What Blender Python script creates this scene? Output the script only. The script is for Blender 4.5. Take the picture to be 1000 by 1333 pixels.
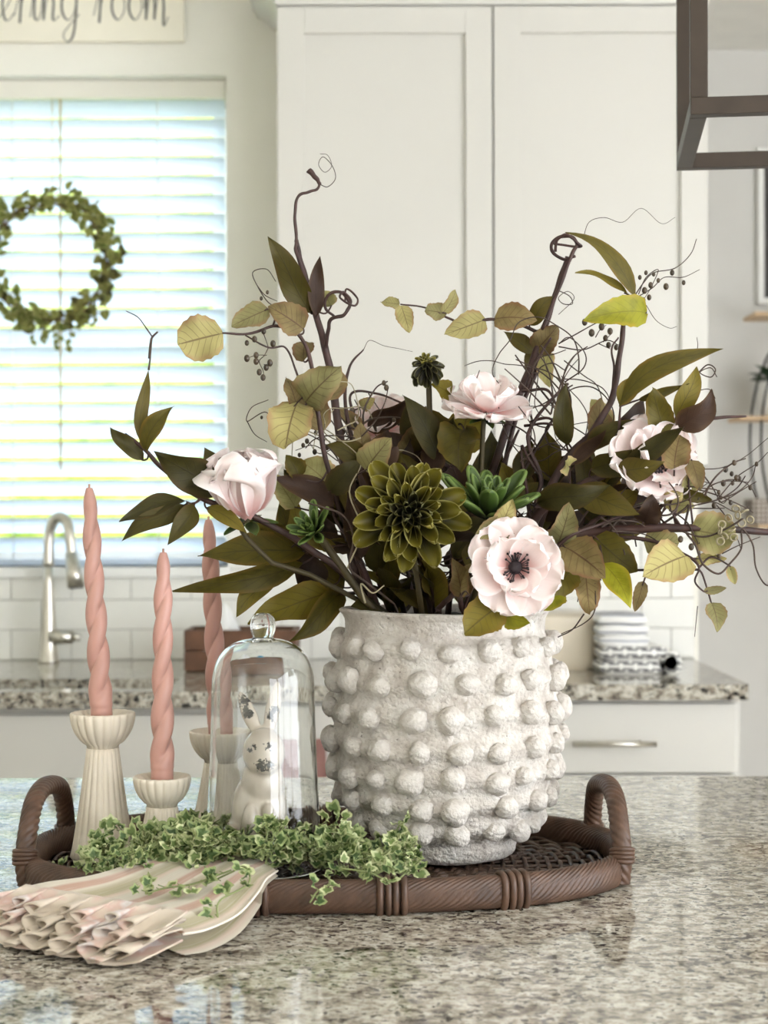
import bpy, bmesh, math, random
from mathutils import Vector, Matrix, noise

for o in list(bpy.data.objects):
    bpy.data.objects.remove(o)
SC = bpy.context.scene
COL = SC.collection
random.seed(11)

# ------------------------------------------------------------------ camera
F = 2200.0            # focal length in pixels of the 1000 px wide frame
HZ = 672.0            # horizon row
CT = 0.915            # height of the worktops
H = 0.363             # camera height above the worktop
CAMZ = CT + H
cam_data = bpy.data.cameras.new('camera')
cam = bpy.data.objects.new('camera', cam_data)
COL.objects.link(cam)
cam.location = (0, 0, CAMZ)
cam.rotation_euler = (math.pi / 2, math.radians(0.15), 0)
cam_data.sensor_fit = 'HORIZONTAL'
cam_data.sensor_width = 36
cam_data.lens = F / 1000 * 36
cam_data.shift_y = (HZ - 666.5) / 1000
cam_data.clip_start = 0.05
cam_data.dof.use_dof = True
cam_data.dof.focus_distance = 1.69
cam_data.dof.aperture_fstop = 11.0
SC.camera = cam

# ------------------------------------------------------------------ world, sun, exposure
world = bpy.data.worlds.new('world')
SC.world = world
world.use_nodes = True
bg = world.node_tree.nodes['Background']
bg.inputs[0].default_value = (0.94, 0.975, 1.03, 1)
bg.inputs[1].default_value = 6.6
sun_data = bpy.data.lights.new('sun', 'SUN')
sun_data.energy = 3.4
sun_data.color = (1.0, 0.97, 0.9)
sun_data.angle = math.radians(1)
sun = bpy.data.objects.new('sun', sun_data)
COL.objects.link(sun)
sun.rotation_euler = Vector((-0.25, 0.85, 0.52)).to_track_quat('Z', 'Y').to_euler()
SC.view_settings.view_transform = 'Standard'
SC.view_settings.look = 'None'
SC.view_settings.gamma = 1
SC.view_settings.use_curve_mapping = False
SC.view_settings.exposure = 0.26

# ------------------------------------------------------------------ pixel helpers
def P(px, py, Y):
    return Vector(((px - 500) / F * Y, Y, CAMZ - (py - HZ) / F * Y))
def G(px, py, z=0.0):                    # the point at height z above the worktop seen at this pixel
    Y = F * (H - z) / (py - HZ)
    return P(px, py, Y)

def lin(c):
    r = []
    for v in c[:3]:
        v = v / 255
        r.append(v / 12.92 if v <= 0.04045 else ((v + 0.055) / 1.055) ** 2.4)
    return (*r, 1)

# ------------------------------------------------------------------ materials
class NT:
    def __init__(s, name):
        s.m = bpy.data.materials.new(name)
        s.m.use_nodes = True
        s.t = s.m.node_tree
        s.t.nodes.clear()
        s.out = s.t.nodes.new('ShaderNodeOutputMaterial')
    def n(s, typ, **kw):
        nd = s.t.nodes.new(typ)
        for k, v in kw.items():
            setattr(nd, k, v)
        return nd
    def put(s, sock, v):
        if isinstance(v, bpy.types.NodeSocket):
            s.t.links.new(v, sock)
        elif v is not None:
            sock.default_value = v
    def math(s, op, a, b=None, c=None, clamp=False):
        nd = s.n('ShaderNodeMath', operation=op, use_clamp=clamp)
        s.put(nd.inputs[0], a)
        if b is not None: s.put(nd.inputs[1], b)
        if c is not None: s.put(nd.inputs[2], c)
        return nd.outputs[0]
    def mix(s, f, a, b, mode='MIX'):
        nd = s.n('ShaderNodeMix', data_type='RGBA', blend_type=mode)
        s.put(nd.inputs[0], f); s.put(nd.inputs[6], a); s.put(nd.inputs[7], b)
        return nd.outputs[2]
    def coord(s, which='Object'):
        return s.n('ShaderNodeTexCoord').outputs[which]
    def mapping(s, v, scale=(1, 1, 1), rot=(0, 0, 0), loc=(0, 0, 0)):
        nd = s.n('ShaderNodeMapping')
        s.put(nd.inputs[0], v)
        nd.inputs[1].default_value = loc; nd.inputs[2].default_value = rot; nd.inputs[3].default_value = scale
        return nd.outputs[0]
    def noise(s, v, scale, detail=3, rough=0.55, dist=0.0):
        nd = s.n('ShaderNodeTexNoise')
        if v is not None: s.put(nd.inputs['Vector'], v)
        nd.inputs['Scale'].default_value = scale
        nd.inputs['Detail'].default_value = detail
        nd.inputs['Roughness'].default_value = rough
        nd.inputs['Distortion'].default_value = dist
        return nd.outputs[0]
    def ramp(s, f, stops, interp='LINEAR'):
        nd = s.n('ShaderNodeValToRGB')
        cr = nd.color_ramp
        cr.interpolation = interp
        while len(cr.elements) < len(stops): cr.elements.new(0.5)
        for e, (p, c) in zip(cr.elements, stops):
            e.position = p
            e.color = c if len(c) == 4 else (*c, 1)
        s.put(nd.inputs[0], f)
        return nd.outputs[0]
    def step(s, v, lo, hi):
        nd = s.n('ShaderNodeMapRange', interpolation_type='SMOOTHSTEP')
        s.put(nd.inputs[0], v)
        nd.inputs[1].default_value = lo; nd.inputs[2].default_value = hi
        return nd.outputs[0]
    def bump(s, h, strength, dist=0.001):
        nd = s.n('ShaderNodeBump')
        s.put(nd.inputs['Height'], h)
        nd.inputs['Strength'].default_value = strength
        nd.inputs['Distance'].default_value = dist
        return nd.outputs[0]
    def bsdf(s, col, rough=0.5, metal=0.0, normal=None, spec=0.5, trans=None, sheen=None, coat=None, sss=None):
        b = s.n('ShaderNodeBsdfPrincipled')
        s.put(b.inputs['Base Color'], col)
        s.put(b.inputs['Roughness'], rough)
        b.inputs['Metallic'].default_value = metal
        b.inputs['Specular IOR Level'].default_value = spec
        if normal is not None: s.put(b.inputs['Normal'], normal)
        if sheen: b.inputs['Sheen Weight'].default_value = sheen
        if coat:
            b.inputs['Coat Weight'].default_value = coat
            b.inputs['Coat Roughness'].default_value = 0.05
        if sss:
            b.inputs['Subsurface Weight'].default_value = sss[0]
            b.inputs['Subsurface Radius'].default_value = sss[1]
            b.inputs['Subsurface Scale'].default_value = sss[2]
        res = b.outputs[0]
        if trans:
            tr = s.n('ShaderNodeBsdfTranslucent')
            s.put(tr.inputs[0], col)
            mx = s.n('ShaderNodeMixShader')
            mx.inputs[0].default_value = trans
            s.t.links.new(res, mx.inputs[1]); s.t.links.new(tr.outputs[0], mx.inputs[2])
            res = mx.outputs[0]
        s.t.links.new(res, s.out.inputs[0])
        return s.m

def simple(name, c, rough=0.5, metal=0.0, var=0.06, vscale=12.0, bump=None, spec=0.5, trans=None, sheen=None, coat=None, sss=None):
    """colour with a little cloudy variation and optional fine relief"""
    k = NT(name)
    co = k.coord()
    f = k.noise(co, vscale, 4)
    a = lin(c)
    d = tuple(v * (1 - var * 2) for v in a[:3]) + (1,)
    l = tuple(min(1, v * (1 + var)) for v in a[:3]) + (1,)
    col = k.ramp(f, [(0.3, d), (0.7, l)])
    nrm = k.bump(k.noise(co, bump[0], 4), bump[1], bump[2] if len(bump) > 2 else 0.001) if bump else None
    return k.bsdf(col, rough, metal, nrm, spec, trans, sheen, coat, sss)

def leaf_material(name, c, edge, vein, trans=0.25, rough=0.5, vein_amt=0.6, spots=0.3, nveins=7, light=None):
    k = NT(name)
    uv = k.coord('UV')
    sep = k.n('ShaderNodeSeparateXYZ'); k.put(sep.inputs[0], uv)
    u, v = sep.outputs[0], sep.outputs[1]
    au = k.math('ABSOLUTE', k.math('SUBTRACT', u, 0.5))                 # 0 midrib .. 0.5 edge
    rnd = k.n('ShaderNodeObjectInfo').outputs['Random']
    nz = k.noise(k.coord('Object'), 70, 4)
    base = k.mix(k.step(nz, 0.35, 0.75), lin(c), tuple(x * (1 - spots) for x in lin(c)[:3]) + (1,))
    if light: base = k.mix(k.step(rnd, 0.3, 0.9), base, lin(light))
    base = k.mix(k.math('MULTIPLY', k.step(au, 0.3, 0.5), k.step(nz, 0.3, 0.6)), base, lin(edge))
    rib = k.math('SUBTRACT', 1, k.step(au, 0.008, 0.03))
    ph = k.math('FRACT', k.math('MULTIPLY', k.math('SUBTRACT', v, k.math('MULTIPLY', au, 0.55)), nveins))
    side = k.math('SUBTRACT', 1, k.step(k.math('ABSOLUTE', k.math('SUBTRACT', ph, 0.5)), 0.03, 0.1))
    side = k.math('MULTIPLY', side, k.math('SUBTRACT', 1, k.step(au, 0.3, 0.46)))
    vm = k.math('MAXIMUM', rib, k.math('MULTIPLY', side, 0.55))
    col = k.mix(k.math('MULTIPLY', vm, vein_amt), base, lin(vein))
    hsv = k.n('ShaderNodeHueSaturation')
    k.put(hsv.inputs['Color'], col)
    k.put(hsv.inputs['Value'], k.math('ADD', 0.75, k.math('MULTIPLY', rnd, 0.5)))
    nrm = k.bump(k.math('ADD', k.math('MULTIPLY', vm, -0.6), k.math('MULTIPLY', nz, 0.4)), 0.35, 0.001)
    return k.bsdf(hsv.outputs[0], rough + .08, 0, nrm, 0.28, trans)

def petal_material(name, base, tip, edge, trans=0.3, rough=0.6, streak=0.15, sss=None, lo=.15, hi=.75):
    """v runs from the petal's foot to its tip"""
    k = NT(name)
    uv = k.coord('UV')
    sep = k.n('ShaderNodeSeparateXYZ'); k.put(sep.inputs[0], uv)
    u, v = sep.outputs[0], sep.outputs[1]
    au = k.math('ABSOLUTE', k.math('SUBTRACT', u, 0.5))
    st = k.noise(k.mapping(uv, (26, 2, 1)), 1.0, 3)
    col = k.mix(k.step(v, lo, hi), lin(base), lin(tip))
    col = k.mix(k.math('MULTIPLY', k.math('MAXIMUM', k.step(au, 0.4, 0.5), k.step(v, 0.9, 1.0)), 0.85), col, lin(edge))
    dark = tuple(x * 0.55 for x in lin(tip)[:3]) + (1,)
    col = k.mix(k.math('MULTIPLY', k.step(st, 0.45, 0.75), streak), col, dark)
    nrm = k.bump(st, 0.2, 0.001)
    return k.bsdf(col, rough, 0, nrm, 0.35, trans, None, None, sss)

# ------------------------------------------------------------------ objects
def tag(o, label=None, cat=None, group=None, kind=None):
    if label: o['label'] = label
    if cat: o['category'] = cat
    if group: o['group'] = group
    if kind: o['kind'] = kind
    return o

def thing(name, loc, label, cat, group=None):
    o = bpy.data.objects.new(name, None)
    o.empty_display_size = 0.02
    COL.objects.link(o)
    o.location = loc
    return tag(o, label, cat, group)

def wloc(o):
    v = Vector((0, 0, 0))
    while o is not None:
        v += Vector(o.location)
        o = o.parent
    return v

class MB:
    """collects geometry given in world coordinates; build() links it as one mesh object"""
    def __init__(s):
        s.v, s.f, s.uv = [], [], []
    def add(s, vs, fs, uvs=None):
        b = len(s.v)
        s.v += [Vector(q) for q in vs]
        s.f += [tuple(b + i for i in fc) for fc in fs]
        s.uv += list(uvs) if uvs is not None else [(0.5, 0.5)] * len(vs)
        return s
    def box(s, x0, x1, y0, y1, z0, z1, bev=0.0):
        if bev > 0:
            bm = bmesh.new()
            bmesh.ops.create_cube(bm, size=1)
            for vv in bm.verts:
                vv.co = Vector((x0 + (vv.co.x + .5) * (x1 - x0), y0 + (vv.co.y + .5) * (y1 - y0), z0 + (vv.co.z + .5) * (z1 - z0)))
            bmesh.ops.bevel(bm, geom=bm.edges[:], offset=bev, segments=2, profile=0.6, affect='EDGES')
            return s.bm(bm)
        vs = [(x, y, z) for z in (z0, z1) for y in (y0, y1) for x in (x0, x1)]
        return s.add(vs, [(0, 2, 3, 1), (4, 5, 7, 6), (0, 1, 5, 4), (2, 6, 7, 3), (0, 4, 6, 2), (1, 3, 7, 5)])
    def bm(s, bm, M=None):
        bm.verts.index_update()
        vs = [(M @ v.co) if M else v.co.copy() for v in bm.verts]
        fs = [[v.index for v in f.verts] for f in bm.faces]
        bm.free()
        return s.add(vs, fs)
    def tube(s, pts, r, n=8, closed=False, cap=True, fn=None):
        """r: number or list; fn(i, k, ang) gives an extra radius factor"""
        pts = [Vector(p) for p in pts]
        m = len(pts)
        rs = r if isinstance(r, (list, tuple)) else [r] * m
        tans = []
        for i in range(m):
            a = pts[(i - 1) % m] if (closed or i > 0) else pts[i]
            b = pts[(i + 1) % m] if (closed or i < m - 1) else pts[i]
            d = b - a
            tans.append(d.normalized() if d.length > 1e-9 else Vector((0, 0, 1)))
        t = tans[0]
        ref = Vector((0, 0, 1)) if abs(t.z) < 0.9 else Vector((1, 0, 0))
        nrm = (ref - t * ref.dot(t)).normalized()
        vs = []
        for i in range(m):
            t = tans[i]
            nrm = (nrm - t * nrm.dot(t))
            nrm = nrm.normalized() if nrm.length > 1e-6 else t.orthogonal().normalized()
            bi = t.cross(nrm)
            for k in range(n):
                a = 2 * math.pi * k / n
                q = rs[i] * (fn(i, k, a) if fn else 1)
                vs.append(pts[i] + (nrm * math.cos(a) + bi * math.sin(a)) * q)
        fs = []
        for i in range(m if closed else m - 1):
            j = (i + 1) % m
            for k in range(n):
                l = (k + 1) % n
                fs.append((i * n + k, i * n + l, j * n + l, j * n + k))
        if cap and not closed:
            fs.append(tuple(range(n))[::-1])
            fs.append(tuple((m - 1) * n + k for k in range(n)))
        return s.add(vs, fs)
    def lathe(s, prof, c, n=48, fn=None, closed=False):
        """prof: list of (radius, height); fn(r, z, ang) may return (r, dx, dy, dz)"""
        vs, m = [], len(prof)
        for (r, z) in prof:
            for k in range(n):
                a = 2 * math.pi * k / n
                rr, dx, dy, dz = (r, 0, 0, 0) if fn is None else fn(r, z, a)
                vs.append((c[0] + rr * math.cos(a) + dx, c[1] + rr * math.sin(a) + dy, c[2] + z + dz))
        fs = []
        for i in range(m if closed else m - 1):
            j = (i + 1) % m
            for k in range(n):
                l = (k + 1) % n
                fs.append((i * n + k, i * n + l, j * n + l, j * n + k))
        if not closed:
            if prof[0][0] > 1e-6: fs.append(tuple(range(n))[::-1])
            if prof[-1][0] > 1e-6: fs.append(tuple((m - 1) * n + k for k in range(n)))
        return s.add(vs, fs)
    def ball(s, c, r, seg=10, ring=7):
        rx, ry, rz = r if isinstance(r, (tuple, list)) else (r, r, r)
        vs = [(c[0], c[1], c[2] - rz)]
        for i in range(1, ring):
            th = math.pi * i / ring
            for k in range(seg):
                a = 2 * math.pi * k / seg
                vs.append((c[0] + rx * math.sin(th) * math.cos(a), c[1] + ry * math.sin(th) * math.sin(a), c[2] - rz * math.cos(th)))
        vs.append((c[0], c[1], c[2] + rz))
        fs = []
        for k in range(seg):
            l = (k + 1) % seg
            fs.append((0, 1 + l, 1 + k))
            for i in range(ring - 2):
                a, b = 1 + i * seg, 1 + (i + 1) * seg
                fs.append((a + k, a + l, b + l, b + k))
            a = 1 + (ring - 2) * seg
            fs.append((a + k, a + l, len(vs) - 1))
        return s.add(vs, fs)
    def prism(s, pts, axis, a0, a1):
        """pts: polygon in the two other axes, extruded along axis"""
        def mk(p, a):
            return (a, p[0], p[1]) if axis == 'x' else ((p[0], a, p[1]) if axis == 'y' else (p[0], p[1], a))
        n = len(pts)
        vs = [mk(p, a0) for p in pts] + [mk(p, a1) for p in pts]
        fs = [tuple(range(n))[::-1], tuple(range(n, 2 * n))] + [(i, (i + 1) % n, n + (i + 1) % n, n + i) for i in range(n)]
        return s.add(vs, fs)
    def grid(s, nu, nv, fn):
        """fn(u, v) with u, v in 0..1"""
        vs, uvs = [], []
        for j in range(nv + 1):
            for i in range(nu + 1):
                vs.append(fn(i / nu, j / nv)); uvs.append((i / nu, j / nv))
        fs = [(j * (nu + 1) + i, j * (nu + 1) + i + 1, (j + 1) * (nu + 1) + i + 1, (j + 1) * (nu + 1) + i) for j in range(nv) for i in range(nu)]
        return s.add(vs, fs, uvs)
    def mesh(s, name, mat, origin=Vector((0, 0, 0)), smooth=True):
        me = bpy.data.meshes.new(name)
        me.from_pydata([v - origin for v in s.v], [], s.f)
        ul = me.uv_layers.new(name='UVMap')
        vi = [0] * len(me.loops)
        me.loops.foreach_get('vertex_index', vi)
        flat = []
        for i in vi: flat += s.uv[i]
        ul.data.foreach_set('uv', flat)
        if smooth is True: me.polygons.foreach_set('use_smooth', [True] * len(me.polygons))
        if mat: me.materials.append(mat)
        me.update()
        if smooth == 'sm':            # smooth over shallow edges only ('auto' bodies stay flat-faced)
            me.polygons.foreach_set('use_smooth', [True] * len(me.polygons))
            me.set_sharp_from_angle(angle=math.radians(35))
        return me
    def build(s, name, mat, parent=None, smooth=True, origin=None):
        if parent is not None:
            base = wloc(parent)
            o = bpy.data.objects.new(name, s.mesh(name, mat, base, smooth))
            o.parent = parent
        else:
            if origin is None:
                xs = [v.x for v in s.v]; ys = [v.y for v in s.v]; zs = [v.z for v in s.v]
                origin = Vector(((min(xs) + max(xs)) / 2, (min(ys) + max(ys)) / 2, min(zs)))
            o = bpy.data.objects.new(name, s.mesh(name, mat, Vector(origin), smooth))
            o.location = origin
        COL.objects.link(o)
        return o

def inst(name, me, parent, M):
    """another object of a shared mesh; M is its world matrix"""
    o = bpy.data.objects.new(name, me)
    COL.objects.link(o)
    if parent is not None:
        o.parent = parent
        M = Matrix.Translation(-wloc(parent)) @ M
    o.matrix_local = M
    return o

def struct(name, mb, mat, smooth='auto'):
    return tag(mb.build(name, mat, None, smooth), kind='structure')

def spline(pts, per=8):
    """Catmull-Rom through the points"""
    pts = [Vector(p) for p in pts]
    if len(pts) < 3:
        return [pts[0].lerp(pts[-1], i / per) for i in range(per + 1)]
    q = [pts[0] * 2 - pts[1]] + pts + [pts[-1] * 2 - pts[-2]]
    out = []
    for i in range(1, len(q) - 2):
        a, b, c, d = q[i - 1], q[i], q[i + 1], q[i + 2]
        for k in range(per):
            t = k / per
            out.append(0.5 * ((2 * b) + (c - a) * t + (2 * a - 5 * b + 4 * c - d) * t * t + (3 * b - a - 3 * c + d) * t ** 3))
    out.append(pts[-1])
    return out

def taper(n, r0, r1):
    return [r0 + (r1 - r0) * i / max(1, n - 1) for i in range(n)]

def frame(base, d, nrm):
    """matrix whose x axis is d, z axis as close to nrm as possible"""
    x = d.normalized()
    z = nrm - x * nrm.dot(x)
    z = z.normalized() if z.length > 1e-6 else x.orthogonal().normalized()
    y = z.cross(x)
    M = Matrix(((x.x, y.x, z.x, base[0]), (x.y, y.y, z.y, base[1]), (x.z, y.z, z.z, base[2]), (0, 0, 0, 1)))
    return M
# ------------------------------------------------------------------ the room
YW = 4.30                                # the wall with the window
SW = F / YW
ZR = lambda py, Y: CAMZ - (py - HZ) / F * Y
XR = lambda px, Y: (px - 500) / F * Y
m_wall = simple('wall_paint', (244, 241, 230), 0.75, var=0.02, vscale=3, bump=(160, 0.08))
m_ceil = simple('ceiling_paint', (238, 236, 230), 0.85, var=0.02)
m_floor = simple('floor_tiles', (208, 200, 188), 0.4, var=0.06, vscale=5)
m_trim = simple('white_trim', (240, 240, 236), 0.4, var=0.01)
m_cab = simple('cabinet_lacquer', (213, 210, 202), 0.38, var=0.012, vscale=2)
m_gapshade = simple('door_gap_shade', (70, 68, 64), 0.7)  # dark tone standing in for the shade between the doors
m_tile = simple('glazed_tile', (240, 239, 232), 0.3, var=0.025, vscale=6, bump=(14, 0.06))
m_grout = simple('grout', (196, 194, 186), 0.9, bump=(300, 0.2))
m_nickel = simple('brushed_nickel', (206, 202, 192), 0.28, 1.0, var=0.04, vscale=30)
m_steel = simple('sink_steel', (150, 148, 144), 0.3, 1.0, var=0.05)

ZS, ZT = ZR(737, YW), ZR(97, YW)         # window opening: sill and head
XL, XRt = -2.05, XR(296, YW)
RX0, RX1, RY0, CEI = -2.6, 3.2, -3.0, 2.75
XEND, YH = XR(909, YW), 5.35                # the tiled wall ends here; a passage wall lies further back
b = MB()
b.box(RX0, XL, YW, YW + 0.2, 0, CEI).box(XRt, XEND, YW, YW + 0.2, 0, CEI)
b.box(XL, XRt, YW, YW + 0.2, 0, ZS).box(XL, XRt, YW, YW + 0.2, ZT, CEI)
wall_back = struct('wall_back', b, m_wall)
struct('wall_passage', MB().box(XEND - .1, RX1 + .15, YH, YH + .15, 0, CEI), simple('dimmed_wall_paint', (214, 212, 207), 0.75, var=.02, vscale=3))  # wall colour greyed to carry the weaker light of the passage
struct('wall_passage_side', MB().box(XEND - .1, XEND, YW + .2, YH, 0, CEI), m_wall)
struct('floor', MB().box(RX0 - .2, RX1 + .2, RY0, YW + .2, -0.1, 0).box(XEND - .1, RX1 + .2, YW + .2, YH + .15, -.1, 0), m_floor)
struct('ceiling', MB().box(RX0 - .2, RX1 + .2, RY0, YW + .2, CEI, CEI + 0.1).box(XEND - .1, RX1 + .2, YW + .2, YH + .15, CEI, CEI + .1), m_ceil)
struct('wall_left', MB().box(RX0 - .15, RX0, RY0, YW, 0, CEI), m_wall)
struct('wall_front_added', MB().box(RX0 - .2, 1.5, RY0 - .15, RY0, 0, CEI).box(1.5, RX1 + .2, RY0 - .15, RY0, 2.5, CEI), m_wall)  # unseen wall behind the camera, added to narrow and steer the daylight
b = MB()                                  # the right wall has a wide glazed opening
b.box(RX1, RX1 + .15, 1.7, YH, 0, CEI).box(RX1, RX1 + .15, RY0, -2.6, 0, CEI)
b.box(RX1, RX1 + .15, -2.6, 1.7, 2.5, CEI).box(RX1, RX1 + .15, -2.6, 1.7, 0, 0.1)
struct('wall_right', b, m_wall)
b = MB()
for y in (-2.6, -1.2, .2, 1.65): b.box(RX1 + .04, RX1 + .1, y, y + .05, 0.1, 2.5)
b.box(RX1 + .04, RX1 + .1, -2.6, 1.7, 2.44, 2.5).box(RX1 + .04, RX1 + .1, -2.6, 1.7, 0.1, 0.16)
struct('window_2', b, m_trim)

# kitchen window: frame with a meeting rail, glass, sill
YF = YW + 0.165
b = MB()
b.box(XL, XL + .05, YF, YF + .035, ZS, ZT).box(XRt - .05, XRt, YF, YF + .035, ZS, ZT)
b.box(XL, XRt, YF, YF + .035, ZS, ZS + .05).box(XL, XRt, YF, YF + .035, ZT - .05, ZT)
zm = ZR(440, YF)
b.box(XL, XRt, YF - .01, YF + .035, zm - .022, zm + .022).box(-1.25, -1.2, YF, YF + .035, ZS, ZT)
window_1 = struct('window_1', b, m_trim)
kg = NT('window_glass')
tr = kg.n('ShaderNodeBsdfTransparent'); gl = kg.n('ShaderNodeBsdfGlossy'); gl.inputs[1].default_value = 0.02
mx = kg.n('ShaderNodeMixShader'); mx.inputs[0].default_value = .05
kg.t.links.new(tr.outputs[0], mx.inputs[1]); kg.t.links.new(gl.outputs[0], mx.inputs[2])
kg.t.links.new(mx.outputs[0], kg.out.inputs[0])
m_wglass = kg.m
MB().box(XL + .05, XRt - .05, YF + .012, YF + .016, ZS + .05, ZT - .05).build('pane', m_wglass, window_1, False)
struct('trim_1', MB().box(XL - .03, XRt + .012, YW - .022, YW + .16, ZR(751, YW - .02), ZS, .003), m_trim)

# ------------------------------------------------------------------ blind
k = NT('blind_slat')
col = k.mix(k.noise(k.coord(), 4), lin((222, 233, 244)), lin((232, 240, 248)))
m_slat = k.bsdf(col, 0.5, 0, None, 0.4, 0.36)
m_valance = simple('blind_valance', (236, 232, 220), 0.5, var=0.01)
YB = YW + 0.095
blind = thing('window_blind', (XRt - .8, YB, ZS), 'white slatted blind lowered over the kitchen window', 'blind')
bx0, bx1 = XL + .02, XRt - .012
zt = ZR(133, YB)
MB().box(bx0, bx1 + .006, YB - .05, YB - .036, zt, ZT - .001, .001).build('valance', m_valance, blind, 'auto')
MB().box(bx0, bx1, YB - .02, YB + .035, zt + .005, ZT - .004).build('head_rail', m_valance, blind, 'auto')
pitch = 0.0492
tilt = math.radians(46)
b = MB()
sw = 0.0252
prof = [(-sw, -0.0), (-sw * .5, .0022), (0, .003), (sw * .5, .0022), (sw, 0)]
ring = [(y, z + .0012) for y, z in prof] + [(y, z - .0012) for y, z in reversed(prof)]
rot = [(-(y * math.cos(tilt)) * 1 + z * math.sin(tilt), y * math.sin(tilt) + z * math.cos(tilt)) for y, z in ring]
b.prism(rot, 'x', bx0, bx1)
sl_me = b.mesh('slat', m_slat, Vector((0, 0, 0)), 'sm')
n_sl = int((zt - ZS - .03) / pitch) + 1
for i in range(n_sl):
    z = zt - .016 - i * pitch
    inst('slat', sl_me, blind, Matrix.Translation((0, YB, z)) @ Matrix.Rotation(random.uniform(-.0009, .0009), 4, 'Y'))
MB().box(bx0, bx1, YB - .025, YB + .025, ZS + .002, ZS + .02, .003).build('bottom_rail', m_slat, blind, 'auto')
for px in (208, 20, -180):
    x = XR(px, YB)
    MB().tube([(x, YB - .026, ZS + .02), (x, YB - .026, zt)], .0014, 5).build('ladder_cord', m_trim, blind)
m_cordtan = simple('tan_cord', (196, 178, 132), 0.7)
x = XR(79, YB - .05)
cw = MB().tube([(x, YB - .045, ZR(612, YB - .05)), (x, YB - .045, ZR(430, YB - .05)), (x, YB - .04, zt + .02)], .003, 8).build('tilt_wand', m_cordtan, blind)

# ------------------------------------------------------------------ outside
m_bark = simple('bark', (96, 82, 66), 0.9, bump=(40, .6, .01))
k = NT('garden_leaves')
fcol = k.ramp(k.noise(k.coord(), 6, 5, .7), [(0.35, lin((120, 150, 50))), (0.55, lin((200, 210, 90))), (0.7, lin((235, 235, 150)))])
m_garden = k.bsdf(fcol, 0.7, 0, None, 0.2, 0.5)
hd = thing('garden_hedge', (-2, 9.5, -.05), 'sunlit yellow-green hedge outside behind the window blind', 'hedge')
MB().box(-4.6, .8, 9.4, 9.6, -.05, .6).build('trunks', m_bark, hd, False)
b = MB()
for i in range(7):
    bm = bmesh.new()
    bmesh.ops.create_icosphere(bm, subdivisions=4, radius=1)
    for v in bm.verts:
        d = 1 + .28 * noise.noise(v.co * 2.2 + Vector((i * 9, 0, 0))) + .14 * noise.noise(v.co * 6 + Vector((0, i * 5, 0)))
        v.co = Vector((-4.4 + i * .8 + v.co.x * .9 * d, 9.5 + v.co.y * .8 * d, 1.9 + v.co.z * (1.9 + .3 * (i % 3)) * d))
    b.bm(bm)
tag(b.build('foliage', m_garden, hd), kind='stuff')
struct('ground', MB().box(-14, 12, YH + .2, 30, -.25, -.05), simple('lawn', (120, 150, 60), 0.9, var=.2, vscale=3))

# ------------------------------------------------------------------ tiled splashback
TW, TH, TG = 0.1524, 0.0762, 0.0022
b = MB().box(TG / 2, TW - TG / 2, -.008, 0.0, TG / 2, TH - TG / 2, .0018)
tile_me = b.mesh('tile', m_tile, Vector((0, 0, 0)), 'auto')
XT1 = XR(903, YW)
b = MB().box(-1.6, XRt, YW - .004, YW, CT, ZR(752, YW)).box(XRt, XT1, YW - .004, YW, CT, CT + .478)
sb = struct('trim_2', b, m_grout)
def half(mesh_w):
    return MB().box(TG / 2, mesh_w - TG / 2, -.008, 0.0, TG / 2, TH - TG / 2, .0018).mesh('tile', m_tile, Vector((0, 0, 0)), 'auto')
x_ref = XR(93, YW)
for row in range(6):
    z = CT + .0005 + row * TH
    x0 = -1.6 if row < 3 else XRt
    off = x_ref - (0 if row % 2 == 0 else TW / 2)
    n0 = math.ceil((x0 - off) / TW)
    xs = off + n0 * TW
    if xs - x0 > .02: inst('tile', half(xs - x0), sb, Matrix.Translation((x0, YW, z)))
    while xs + TW <= XT1 + .001:
        inst('tile', tile_me, sb, Matrix.Translation((xs, YW + random.uniform(-.0004, .0004), z)))
        xs += TW
    if XT1 - xs > .02: inst('tile', half(XT1 - xs), sb, Matrix.Translation((xs, YW, z)))

# ------------------------------------------------------------------ upper cabinet
def shaker_door(parent, name, x0, x1, z0, z1, yf, fw=.062, th=.02):
    """yf: the face nearest the camera; the frame stands proud of the panel"""
    b = MB()
    b.box(x0, x0 + fw, yf, yf + th, z0, z1, .0015).box(x1 - fw, x1, yf, yf + th, z0, z1, .0015)
    b.box(x0 + fw, x1 - fw, yf, yf + th, z0, z0 + fw, .0015).box(x0 + fw, x1 - fw, yf, yf + th, z1 - fw, z1, .0015)
    d = b.build(name, m_cab, parent, 'auto')
    MB().box(x0 + fw - .004, x1 - fw + .004, yf + .0125, yf + .0175, z0 + fw - .004, z1 - fw + .004).build('panel', m_cab, d, False)
    return d
YU = 3.95
ux0, ux1 = XR(361, YU), XR(924, YU)
uz0, uz1 = ZR(608, YU), ZR(6, YU)
uc = thing('wall_cabinet', ((ux0 + ux1) / 2, 4.12, uz0), 'tall white wall cabinet with two flat-panel doors', 'cabinet')
MB().box(ux0, ux1, YU + .022, YW - .002, uz0, uz1 + .06, .0015).build('body', m_cab, uc, 'auto')
um = XR(643.5, YU)
shaker_door(uc, 'door', ux0 + .003, um - .002, uz0 + .003, uz1 - .004, YU)
shaker_door(uc, 'door', um + .002, ux1 - .003, uz0 + .003, uz1 - .004, YU)
MB().box(um - .004, um + .004, YU + .0205, YU + .023, uz0, uz1).build('gap_shade_strip', m_gapshade, uc, False)  # added dark strip: the door gap's shade put into colour
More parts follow.
